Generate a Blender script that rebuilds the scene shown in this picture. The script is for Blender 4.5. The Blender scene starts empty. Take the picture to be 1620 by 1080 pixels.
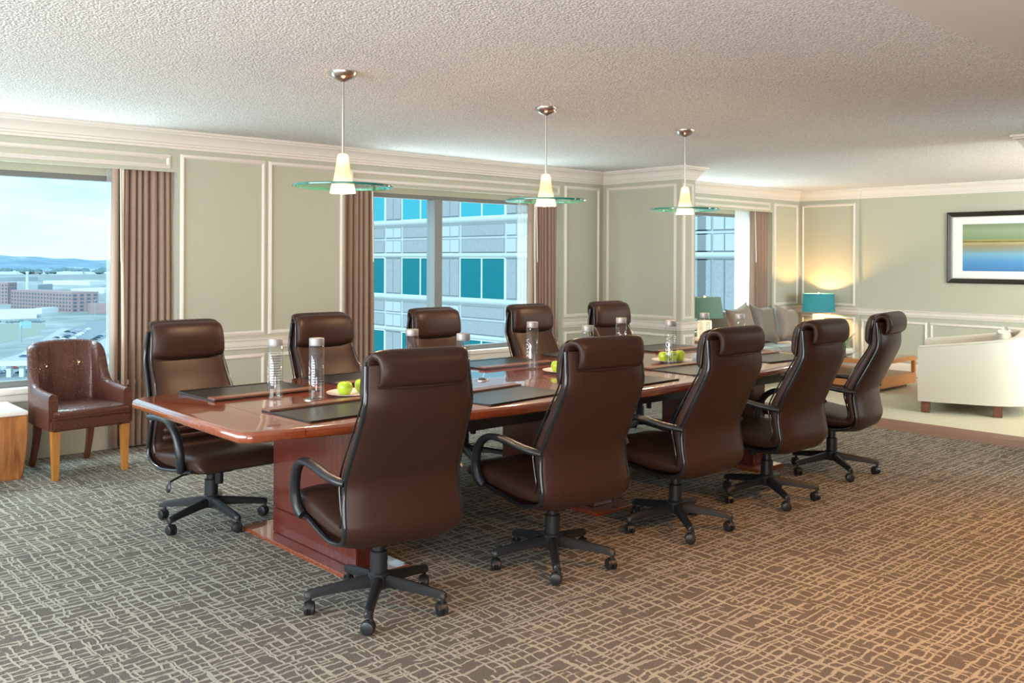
import bpy, bmesh, math, random
from math import sin, cos, pi, radians as R
from mathutils import Vector, Matrix
random.seed(7)
S = bpy.context.scene
C = S.collection

# ------------------------------------------------------------------ camera, sky, sun, large lights, exposure
FPX, CAMH, AZ, ROLL, HORIZON = 1450.0, 1.45, R(47.85), 0.0036, 409.7
cam = bpy.data.objects.new('camera', bpy.data.cameras.new('camera'))
C.objects.link(cam)
cam.data.sensor_width = 36.0
cam.data.lens = FPX / 1620 * 36.0
cam.data.shift_y = -(540 - HORIZON) / 1620
cam.data.clip_start, cam.data.clip_end = 0.05, 20000
cam.matrix_world = (Matrix.Translation((0, 0, CAMH)) @ Matrix.Rotation(AZ - pi / 2, 4, 'Z')
                    @ Matrix.Rotation(pi / 2, 4, 'X') @ Matrix.Rotation(ROLL, 4, 'Z'))
S.camera = cam
S.view_settings.view_transform = 'Standard'
S.view_settings.look = 'None'
S.view_settings.gamma = 1.0
S.view_settings.use_curve_mapping = False
S.view_settings.exposure = 0.0
S.cycles.use_denoising = True
S.cycles.max_bounces = 8
S.cycles.diffuse_bounces = 4
S.cycles.glossy_bounces = 4
S.cycles.transmission_bounces = 8
S.cycles.transparent_max_bounces = 16
S.cycles.sample_clamp_indirect = 4.0
S.cycles.caustics_reflective = False
S.cycles.caustics_refractive = False

W = bpy.data.worlds.new('sky'); S.world = W; W.use_nodes = True
nt = W.node_tree; nt.nodes.clear()
def N(nt, typ, **kw):
    n = nt.nodes.new(typ)
    for k, v in kw.items():
        if k in n.inputs: n.inputs[k].default_value = v
        else: setattr(n, k, v)
    return n
def ramp(nt, fac, stops, interp='LINEAR'):
    n = nt.nodes.new('ShaderNodeValToRGB'); n.color_ramp.interpolation = interp
    el = n.color_ramp.elements
    while len(el) < len(stops): el.new(0.5)
    for e, (p, c) in zip(el, stops):
        e.position = p; e.color = (*c, 1) if len(c) == 3 else c
    nt.links.new(fac, n.inputs[0]); return n.outputs[0]
def mixc(nt, fac, a, b, mode='MIX'):
    n = nt.nodes.new('ShaderNodeMix'); n.data_type = 'RGBA'; n.blend_type = mode
    for idx, val in ((0, fac), (6, a), (7, b)):
        if hasattr(val, 'is_linked') or hasattr(val, 'node'): nt.links.new(val, n.inputs[idx])
        else: n.inputs[idx].default_value = val if idx == 0 else ((*val, 1) if len(val) == 3 else val)
    return n.outputs[2]
tc = N(nt, 'ShaderNodeTexCoord')
sep = N(nt, 'ShaderNodeSeparateXYZ'); nt.links.new(tc.outputs['Generated'], sep.inputs[0])
base = ramp(nt, sep.outputs[2], [(0.0, (0.80, 0.92, 1.0)), (0.06, (0.62, 0.84, 1.0)), (0.25, (0.28, 0.58, 0.95)), (1.0, (0.12, 0.34, 0.8))])
mp = N(nt, 'ShaderNodeMapping'); mp.inputs['Scale'].default_value = (1, 1, 3.2)
nt.links.new(tc.outputs['Generated'], mp.inputs[0])
nz = N(nt, 'ShaderNodeTexNoise', Scale=5.0, Detail=6.0, Roughness=0.55); nt.links.new(mp.outputs[0], nz.inputs[0])
cl = ramp(nt, nz.outputs[0], [(0.36, (0, 0, 0)), (0.60, (0.9, 0.9, 0.9))])
skyc = mixc(nt, cl, base, (1.0, 1.0, 1.0))
bg = N(nt, 'ShaderNodeBackground', Strength=1.7); nt.links.new(skyc, bg.inputs[0])
wo = N(nt, 'ShaderNodeOutputWorld'); nt.links.new(bg.outputs[0], wo.inputs[0])

def light(name, typ, loc, power, color, size=0.1, size_y=None, aim=None, spot=None, blend=0.6):
    d = bpy.data.lights.new(name, typ); d.energy = power; d.color = color
    if typ == 'AREA':
        d.size = size
        if size_y: d.shape = 'RECTANGLE'; d.size_y = size_y
        else: d.shape = 'DISK'
    elif typ in ('POINT', 'SPOT'):
        d.shadow_soft_size = size
        if typ == 'SPOT': d.spot_size = spot; d.spot_blend = blend
    o = bpy.data.objects.new(name, d); C.objects.link(o); o.location = loc
    if aim is not None:
        o.rotation_euler = (Vector(aim) - Vector(loc)).to_track_quat('-Z', 'Y').to_euler()
    return o
sun = bpy.data.lights.new('sun', 'SUN'); sun.energy = 3.2; sun.angle = 0.01; sun.color = (1, 0.96, 0.9)
so = bpy.data.objects.new('sun', sun); C.objects.link(so)
so.rotation_euler = Vector((0.55, 0.62, -0.62)).to_track_quat('-Z', 'Y').to_euler()

COOL, WARM, NEUT = (0.78, 0.92, 1.0), (1.0, 0.43, 0.11), (1.0, 0.92, 0.84)
light('rear_cool_fill', 'AREA', (-2.3, 3.6, 1.5), 400, COOL, 5.0, 1.9, aim=(2.0, 3.6, 1.2))  # added cool fill standing before the rear wall, no window there
light('lounge_wall_fill', 'AREA', (8.7, -0.2, 1.7), 290, (0.72, 0.93, 1.0), 2.4, 1.8, aim=(12.0, 4.4, 1.7))  # added cool fill aimed at the lounge end wall, not a window
light('lounge_ceiling_fill', 'AREA', (10.6, 0.4, 1.0), 70, (1.0, 0.94, 0.86), 2.0, 2.0, aim=(10.6, 2.4, 3.2))  # added fill that brightens the lounge ceiling, no fixture
light('lounge_floor_lamp', 'POINT', (10.2, 2.2, 1.7), 55, (1.0, 0.74, 0.46), 0.15)
light('ceiling_fill', 'AREA', (-0.7, -0.9, 0.6), 260, (1.0, 0.88, 0.84), 3.4, 3.0, aim=(0.6, 0.5, 3.0))  # added fill behind the camera, aimed up to brighten the ceiling
for x, w in ((0.6, 3.6), (5.8, 2.6), (9.8, 2.8)):       # added fill lights outside, below and above each window, boosting the daylight
    light('low_daylight_fill', 'AREA', (x, 8.3, -0.55), 330 * w / 3, (1.0, 0.86, 0.80), w, 1.6, aim=(x, 6.2, 2.3))
    light('high_daylight_fill', 'AREA', (x, 8.5, 3.1), 300 * w / 3, (1.0, 0.90, 0.84), w, 1.4, aim=(x, 6.3, 0.3))
for x, y, p in ((2.9, 0.9, 190), (4.5, 0.7, 240), (6.2, 0.9, 170)):
    light('recessed_downlight', 'SPOT', (x, y, 2.40), p, WARM, 0.08, aim=(x, y + 1.05, 0), spot=R(82), blend=0.9)

# ------------------------------------------------------------------ placing helpers (calibrated view -> room coordinates)
_fw, _rt = (cos(AZ), sin(AZ)), (sin(AZ), -cos(AZ))
def _ray(px, py):
    dx, dy = px - 810.0, py - HORIZON
    u = dx * cos(ROLL) + dy * sin(ROLL); v = -dx * sin(ROLL) + dy * cos(ROLL)
    return _fw[0] + _rt[0] * u / FPX, _fw[1] + _rt[1] * u / FPX, -v / FPX
def on_z(px, py, z=0.0):
    a, b, c = _ray(px, py); t = (z - CAMH) / c; return a * t, b * t
def on_y(px, py, Y):
    a, b, c = _ray(px, py); t = Y / b; return a * t, CAMH + c * t
def on_x(px, py, X):
    a, b, c = _ray(px, py); t = X / a; return b * t, CAMH + c * t

# ------------------------------------------------------------------ mesh helpers
class MB:
    def __init__(s): s.v = []; s.f = []
    def add(s, v, f):
        o = len(s.v); s.v += [tuple(p) for p in v]; s.f += [tuple(i + o for i in q) for q in f]; return s
    def box(s, x0, x1, y0, y1, z0, z1, m=None):
        v = [Vector((x, y, z)) for z in (z0, z1) for x, y in ((x0, y0), (x1, y0), (x1, y1), (x0, y1))]
        if m: v = [m @ p for p in v]
        return s.add(v, [(3, 2, 1, 0), (4, 5, 6, 7), (0, 1, 5, 4), (1, 2, 6, 5), (2, 3, 7, 6), (3, 0, 4, 7)])
    def prism(s, poly, z0, z1):
        n = len(poly)
        v = [(x, y, z0) for x, y in poly] + [(x, y, z1) for x, y in poly]
        return s.add(v, [tuple(range(n - 1, -1, -1)), tuple(range(n, 2 * n))] + [(i, (i + 1) % n, n + (i + 1) % n, n + i) for i in range(n)])
    def rings(s, rs, cap=True, closed=False):
        n = len(rs[0]); v = [p for r in rs for p in r]; f = []
        m = len(rs)
        for i in range(m if closed else m - 1):
            for j in range(n):
                a, b = i * n + j, i * n + (j + 1) % n
                c, d = ((i + 1) % m) * n + (j + 1) % n, ((i + 1) % m) * n + j
                f.append((a, b, c, d))
        if cap and not closed: f += [tuple(range(n - 1, -1, -1)), tuple(range((m - 1) * n, m * n))]
        return s.add(v, f)
    def lathe(s, prof, c=(0, 0, 0), n=24, m=None, cap=True):
        rs = []
        for r, z in prof:
            ring = [Vector((r * cos(2 * pi * k / n), r * sin(2 * pi * k / n), z)) for k in range(n)]
            rs.append([(m @ p if m else p) + Vector(c) for p in ring])
        return s.rings(rs, cap)
    def tube(s, pts, r, n=10, closed=False, flat=1.0, up=None):
        """r scalar or list; flat = ratio of second half-axis; up fixes the section's first axis"""
        P = [Vector(p) for p in pts]; m = len(P); rs = []
        prev = None
        for i in range(m):
            a = P[(i - 1) % m] if closed or i > 0 else P[i]
            b = P[(i + 1) % m] if closed or i < m - 1 else P[i]
            t = (b - a).normalized()
            if up is not None: x = Vector(up) - t * t.dot(Vector(up))
            elif prev is None:
                x = Vector((0, 0, 1)) if abs(t.z) < 0.9 else Vector((1, 0, 0)); x = x - t * t.dot(x)
            else: x = prev - t * t.dot(prev)
            x.normalize(); prev = x; y = t.cross(x)
            ri = r[i] if isinstance(r, (list, tuple)) else r
            fi = flat[i] if isinstance(flat, (list, tuple)) else flat
            rs.append([P[i] + x * ri * cos(2 * pi * k / n) + y * ri * fi * sin(2 * pi * k / n) for k in range(n)])
        return s.rings(rs, True, closed)
def mesh_from(name, mb, bevel=0, seg=2, smooth=40, sub=0):
    me = bpy.data.meshes.new(name); me.from_pydata([tuple(p) for p in mb.v], [], mb.f)
    bm = bmesh.new(); bm.from_mesh(me)
    bmesh.ops.recalc_face_normals(bm, faces=bm.faces)
    if bevel:
        ed = [e for e in bm.edges if len(e.link_faces) == 2 and e.calc_face_angle(0) > R(30)]
        bmesh.ops.bevel(bm, geom=ed, offset=bevel, segments=seg, affect='EDGES', clamp_overlap=True)
    bm.to_mesh(me); bm.free()
    if smooth:
        me.shade_smooth(); me.set_sharp_from_angle(angle=R(smooth))
    return me
def obj(name, mb, mat=None, parent=None, loc=None, rz=None, bevel=0, seg=2, smooth=40, kind=None):
    me = mb if isinstance(mb, bpy.types.Mesh) else mesh_from(name, mb, bevel, seg, smooth)
    if mat and not me.materials: me.materials.append(mat)
    o = bpy.data.objects.new(name, me); C.objects.link(o)
    if parent: o.parent = parent
    if loc is not None: o.location = loc
    if rz is not None: o.rotation_euler = (0, 0, rz)
    if kind: o['kind'] = kind
    return o
def tag(o, label, cat, group=None):
    o['label'] = label; o['category'] = cat
    if group: o['group'] = group
    return o
def thing(name, label, cat, loc=(0, 0, 0), rz=0, group=None):
    o = bpy.data.objects.new(name, None); C.objects.link(o); o.empty_display_size = 0.1
    o.location = loc; o.rotation_euler = (0, 0, rz)
    return tag(o, label, cat, group)
KIDS = {}
def dup(root, loc, rz, label, group=None):
    def cp(o, parent):
        c = o.copy(); C.objects.link(c)
        if parent: c.parent = parent
        for ch in o.children: cp(ch, c)
        return c
    r = cp(root, None); r.location = loc; r.rotation_euler = (0, 0, rz); r['label'] = label
    if group: r['group'] = group
    return r
def lerp(a, b, t): return a + (b - a) * t
def spline(pts, n):
    """Catmull-Rom through tuples of any size, n samples"""
    m = len(pts); out = []
    for k in range(n):
        t = k / (n - 1) * (m - 1); i = min(int(t), m - 2); u = t - i
        p0, p1, p2, p3 = pts[max(i - 1, 0)], pts[i], pts[i + 1], pts[min(i + 2, m - 1)]
        out.append(tuple(0.5 * ((2 * b) + (c - a) * u + (2 * a - 5 * b + 4 * c - d) * u * u + (3 * b - a - 3 * c + d) * u ** 3)
                         for a, b, c, d in zip(p0, p1, p2, p3)))
    return out
def pad(stations, n=40, m=28, ex=7.0, ey=2.6, ripple=None):
    """stations: (fy, fz, by, bz, halfwidth, front_bulge, back_bulge, sag) down a side profile -> cushion mesh across local x"""
    mb = MB(); rs = []
    st = spline(stations, n)
    for i, (fy, fz, by, bz, w, fb, bb, sag) in enumerate(st):
        ring = []
        d = Vector((0, fy - by, fz - bz)); L = d.length or 1e-6; d /= L
        for k in range(m):
            a = 2 * pi * k / m
            cx, sx = cos(a), sin(a)
            x = w * math.copysign(abs(cx) ** (2 / ex), cx)
            s_ = math.copysign(abs(sx) ** (2 / ey), sx)
            q = max(0, 1 - (x / w) ** 2)
            off = (fb * q if s_ > 0 else -bb * q) * abs(s_)
            p = Vector((x, (fy + by) / 2, (fz + bz) / 2)) + d * (L / 2 * s_ + off)
            p.z -= sag * q
            ring.append(p)
        rs.append(ring)
    # rounded closing rings
    def shrink(r, f): 
        c = sum(r, Vector()) / len(r); return [c + (p - c) * f for p in r]
    rs = [shrink(rs[0], 0.0001), shrink(rs[0], 0.5)] + rs + [shrink(rs[-1], 0.5), shrink(rs[-1], 0.0001)]
    return mb.rings(rs, True)
def sweep(path, prof, closed=False):
    """wall moulding: path of (x,y) with the room on its right-hand side, prof of (offset into room, z)"""
    n = len(path); rs = []
    for i in range(n):
        def nrm(a, b):
            d = Vector((b[0] - a[0], b[1] - a[1])).normalized(); return Vector((d.y, -d.x))
        ns = []
        if i > 0 or closed: ns.append(nrm(path[i - 1], path[i]))
        if i < n - 1 or closed: ns.append(nrm(path[i], path[(i + 1) % n]))
        if len(ns) == 1: b = ns[0]
        else:
            b = (ns[0] + ns[1]); b = b / max(1e-6, b.dot(ns[0]))
        rs.append([(path[i][0] + b.x * o, path[i][1] + b.y * o, z) for o, z in prof])
    return MB().rings(rs, True, closed)

# ------------------------------------------------------------------ materials
def mat(name):
    m = bpy.data.materials.new(name); m.use_nodes = True
    return m, m.node_tree, m.node_tree.nodes['Principled BSDF']
def simple(name, col, rough=0.5, metal=0.0, spec=0.5, coat=0.0, coat_r=0.05, bump=None, vary=None, sheen=0, emis=None, estr=0):
    m, t, p = mat(name)
    p.inputs['Base Color'].default_value = (*col, 1); p.inputs['Roughness'].default_value = rough
    p.inputs['Metallic'].default_value = metal; p.inputs['Specular IOR Level'].default_value = spec
    p.inputs['Coat Weight'].default_value = coat; p.inputs['Coat Roughness'].default_value = coat_r
    p.inputs['Sheen Weight'].default_value = sheen
    if emis: p.inputs['Emission Color'].default_value = (*emis, 1); p.inputs['Emission Strength'].default_value = estr
    co = t.nodes.new('ShaderNodeTexCoord')
    if vary:
        sc, amt = vary
        nz = N(t, 'ShaderNodeTexNoise', Scale=sc, Detail=4.0); t.links.new(co.outputs['Object'], nz.inputs[0])
        c = mixc(t, nz.outputs[0], tuple(x * (1 - amt) for x in col), tuple(min(1, x * (1 + amt)) for x in col))
        t.links.new(c, p.inputs['Base Color'])
    if bump:
        sc, st, ds = bump
        nb = N(t, 'ShaderNodeTexNoise', Scale=sc, Detail=3.0); t.links.new(co.outputs['Object'], nb.inputs[0])
        bp = N(t, 'ShaderNodeBump', Strength=st, Distance=ds); t.links.new(nb.outputs[0], bp.inputs['Height'])
        t.links.new(bp.outputs[0], p.inputs['Normal'])
    return m
def wood(name, c0, c1, rough=0.3, coat=0.3, scale=6.0, stretch=(1, 14, 14), coat_r=0.06, spec=0.5):
    m, t, p = mat(name)
    co = t.nodes.new('ShaderNodeTexCoord'); mp = N(t, 'ShaderNodeMapping'); mp.inputs['Scale'].default_value = stretch
    t.links.new(co.outputs['Object'], mp.inputs[0])
    nz = N(t, 'ShaderNodeTexNoise', Scale=scale, Detail=6.0, Roughness=0.6, Distortion=0.6); t.links.new(mp.outputs[0], nz.inputs[0])
    c = ramp(t, nz.outputs[0], [(0.3, c0), (0.7, c1)]); t.links.new(c, p.inputs['Base Color'])
    p.inputs['Roughness'].default_value = rough; p.inputs['Coat Weight'].default_value = coat
    p.inputs['Coat Roughness'].default_value = coat_r; p.inputs['Specular IOR Level'].default_value = spec
    p.inputs['Coat IOR'].default_value = 1.5 if coat < 0.8 else 1.9
    return m
def carpet():
    m, t, p = mat('patterned_carpet')
    co = t.nodes.new('ShaderNodeTexCoord')
    def m1(op, a, b=None, c=None):
        n = N(t, 'ShaderNodeMath', operation=op)
        for i, q in enumerate((a, b, c)):
            if q is None: continue
            if isinstance(q, (int, float)): n.inputs[i].default_value = q
            else: t.links.new(q, n.inputs[i])
        return n.outputs[0]
    sp = N(t, 'ShaderNodeSeparateXYZ'); t.links.new(co.outputs['Object'], sp.inputs[0])
    w1 = N(t, 'ShaderNodeTexNoise', Scale=7.0, Detail=3.0); t.links.new(co.outputs['Object'], w1.inputs[0])
    w2 = N(t, 'ShaderNodeTexNoise', Scale=34.0, Detail=2.0); t.links.new(co.outputs['Object'], w2.inputs[0])
    wob = m1('ADD', m1('MULTIPLY', m1('SUBTRACT', w1.outputs[0], 0.5), 0.05), m1('MULTIPLY', m1('SUBTRACT', w2.outputs[0], 0.5), 0.018))
    def lines(A, B, spacing, thick_, seed, gate, run):
        u = m1('ADD', m1('DIVIDE', m1('ADD', A, wob), spacing), seed)
        row = m1('FLOOR', u); fr = m1('SUBTRACT', m1('SUBTRACT', u, row), 0.5)
        wn = N(t, 'ShaderNodeTexWhiteNoise', noise_dimensions='1D'); t.links.new(row, wn.inputs['W'])
        fr = m1('ADD', fr, m1('MULTIPLY', m1('SUBTRACT', wn.outputs['Value'], 0.5), 0.5))
        d = m1('MULTIPLY', m1('ABSOLUTE', fr), spacing)
        line = m1('SUBTRACT', 1.0, m1('SMOOTH_MIN', 1.0, m1('DIVIDE', d, thick_), 0.3))
        g = N(t, 'ShaderNodeTexNoise', noise_dimensions='2D', Scale=1.0, Detail=0.0)
        cv = N(t, 'ShaderNodeCombineXYZ'); t.links.new(m1('MULTIPLY', B, run), cv.inputs[0]); t.links.new(m1('MULTIPLY', row, 7.31), cv.inputs[1]); t.links.new(cv.outputs[0], g.inputs[0])
        mr = N(t, 'ShaderNodeMapRange'); mr.inputs[1].default_value = gate; mr.inputs[2].default_value = gate + 0.05; t.links.new(g.outputs[0], mr.inputs[0])
        return m1('MULTIPLY', m1('MINIMUM', m1('MULTIPLY', line, 2.2), 1.0), mr.outputs[0])
    X_, Y_ = sp.outputs[0], sp.outputs[1]
    acc = lines(Y_, X_, 0.041, 0.0060, 0.0, 0.30, 6.0)
    for q in (lines(X_, Y_, 0.048, 0.0058, 0.3, 0.36, 9.0), lines(Y_, X_, 0.071, 0.0055, 3.7, 0.44, 10.0), lines(X_, Y_, 0.083, 0.0055, 5.1, 0.45, 11.0)):
        acc = m1('MAXIMUM', acc, q)
    class _O: outputs = [acc]
    mx = _O
    pile = N(t, 'ShaderNodeTexNoise', Scale=300.0, Detail=2.0); t.links.new(co.outputs['Object'], pile.inputs[0])
    dark = ramp(t, pile.outputs[0], [(0.35, (0.045, 0.038, 0.032)), (0.65, (0.225, 0.198, 0.172))])
    lite = ramp(t, pile.outputs[0], [(0.3, (0.27, 0.25, 0.205)), (0.7, (0.46, 0.43, 0.35))])
    c = mixc(t, mx.outputs[0], dark, lite); t.links.new(c, p.inputs['Base Color'])
    p.inputs['Roughness'].default_value = 0.95; p.inputs['Specular IOR Level'].default_value = 0.1
    hsum = N(t, 'ShaderNodeMath', operation='MULTIPLY_ADD'); t.links.new(pile.outputs[0], hsum.inputs[0]); hsum.inputs[1].default_value = 0.6; t.links.new(mx.outputs[0], hsum.inputs[2])
    bp = N(t, 'ShaderNodeBump', Strength=0.6, Distance=0.006); t.links.new(hsum.outputs[0], bp.inputs['Height']); t.links.new(bp.outputs[0], p.inputs['Normal'])
    return m
def popcorn():
    m, t, p = mat('textured_ceiling')
    co = t.nodes.new('ShaderNodeTexCoord')
    v = N(t, 'ShaderNodeTexVoronoi', Scale=85.0); t.links.new(co.outputs['Object'], v.inputs[0])
    nz = N(t, 'ShaderNodeTexNoise', Scale=95.0, Detail=3.0); t.links.new(co.outputs['Object'], nz.inputs[0])
    h = N(t, 'ShaderNodeMath', operation='SUBTRACT'); t.links.new(nz.outputs[0], h.inputs[0]); t.links.new(v.outputs[0], h.inputs[1])
    c = ramp(t, nz.outputs[0], [(0.34, (0.60, 0.575, 0.55)), (0.58, (0.83, 0.80, 0.775))]); t.links.new(c, p.inputs['Base Color'])
    bp = N(t, 'ShaderNodeBump', Strength=0.75, Distance=0.008); t.links.new(h.outputs[0], bp.inputs['Height']); t.links.new(bp.outputs[0], p.inputs['Normal'])
    p.inputs['Roughness'].default_value = 0.9; p.inputs['Specular IOR Level'].default_value = 0.15
    return m
def croc():
    m, t, p = mat('crocodile_leather')
    co = t.nodes.new('ShaderNodeTexCoord')
    mp = N(t, 'ShaderNodeMapping'); mp.inputs['Scale'].default_value = (1.0, 1.0, 1.6); t.links.new(co.outputs['Object'], mp.inputs[0])
    v = N(t, 'ShaderNodeTexVoronoi', Scale=46.0); v.feature = 'DISTANCE_TO_EDGE'; t.links.new(mp.outputs[0], v.inputs[0])
    h = ramp(t, v.outputs[0], [(0.0, (0, 0, 0)), (0.14, (1, 1, 1))])
    c = mixc(t, h, (0.042, 0.011, 0.007), (0.092, 0.026, 0.016)); t.links.new(c, p.inputs['Base Color'])
    bp = N(t, 'ShaderNodeBump', Strength=0.35, Distance=0.004); t.links.new(h, bp.inputs['Height']); t.links.new(bp.outputs[0], p.inputs['Normal'])
    p.inputs['Roughness'].default_value = 0.3; p.inputs['Coat Weight'].default_value = 0.2
    return m
def glass_pane(name, tint, refl=0.05):
    m = bpy.data.materials.new(name); m.use_nodes = True; t = m.node_tree; t.nodes.clear()
    tr = N(t, 'ShaderNodeBsdfTransparent', Color=(*tint, 1)); gl = N(t, 'ShaderNodeBsdfGlossy', Roughness=0.02)
    lw = N(t, 'ShaderNodeLayerWeight', Blend=0.5)
    pw = N(t, 'ShaderNodeMath', operation='POWER'); t.links.new(lw.outputs['Facing'], pw.inputs[0]); pw.inputs[1].default_value = 5.0
    mu = N(t, 'ShaderNodeMath', operation='MULTIPLY_ADD'); t.links.new(pw.outputs[0], mu.inputs[0]); mu.inputs[1].default_value = refl * 12; mu.inputs[2].default_value = refl
    mx = N(t, 'ShaderNodeMixShader'); t.links.new(mu.outputs[0], mx.inputs[0]); t.links.new(tr.outputs[0], mx.inputs[1]); t.links.new(gl.outputs[0], mx.inputs[2])
    o = N(t, 'ShaderNodeOutputMaterial'); t.links.new(mx.outputs[0], o.inputs[0]); return m
def sheer_mat(name, col, open_=0.45):
    m = bpy.data.materials.new(name); m.use_nodes = True; t = m.node_tree; t.nodes.clear()
    tr = N(t, 'ShaderNodeBsdfTransparent'); tl = N(t, 'ShaderNodeBsdfTranslucent', Color=(*col, 1)); df = N(t, 'ShaderNodeBsdfDiffuse', Color=(*col, 1))
    m1 = N(t, 'ShaderNodeMixShader', Fac=0.5); t.links.new(tl.outputs[0], m1.inputs[1]); t.links.new(df.outputs[0], m1.inputs[2])
    m2 = N(t, 'ShaderNodeMixShader', Fac=open_); t.links.new(m1.outputs[0], m2.inputs[1]); t.links.new(tr.outputs[0], m2.inputs[2])
    o = N(t, 'ShaderNodeOutputMaterial'); t.links.new(m2.outputs[0], o.inputs[0]); return m
def shade_mat(name, col, glow, gstr, open_=0.3):
    m = bpy.data.materials.new(name); m.use_nodes = True; t = m.node_tree; t.nodes.clear()
    tr = N(t, 'ShaderNodeBsdfTransparent', Color=(*col, 1)); tl = N(t, 'ShaderNodeBsdfTranslucent', Color=(*col, 1)); df = N(t, 'ShaderNodeBsdfDiffuse', Color=(*col, 1))
    m1 = N(t, 'ShaderNodeMixShader', Fac=0.5); t.links.new(tl.outputs[0], m1.inputs[1]); t.links.new(df.outputs[0], m1.inputs[2])
    m2 = N(t, 'ShaderNodeMixShader', Fac=open_); t.links.new(m1.outputs[0], m2.inputs[1]); t.links.new(tr.outputs[0], m2.inputs[2])
    em = N(t, 'ShaderNodeEmission', Color=(*glow, 1), Strength=gstr)
    ad = N(t, 'ShaderNodeAddShader'); t.links.new(m2.outputs[0], ad.inputs[0]); t.links.new(em.outputs[0], ad.inputs[1])
    o = N(t, 'ShaderNodeOutputMaterial'); t.links.new(ad.outputs[0], o.inputs[0]); return m
def clear(name, col, ior, rough=0.0):
    m, t, p = mat(name)
    p.inputs['Base Color'].default_value = (*col, 1); p.inputs['Transmission Weight'].default_value = 1.0
    p.inputs['IOR'].default_value = ior; p.inputs['Roughness'].default_value = rough
    return m

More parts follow.
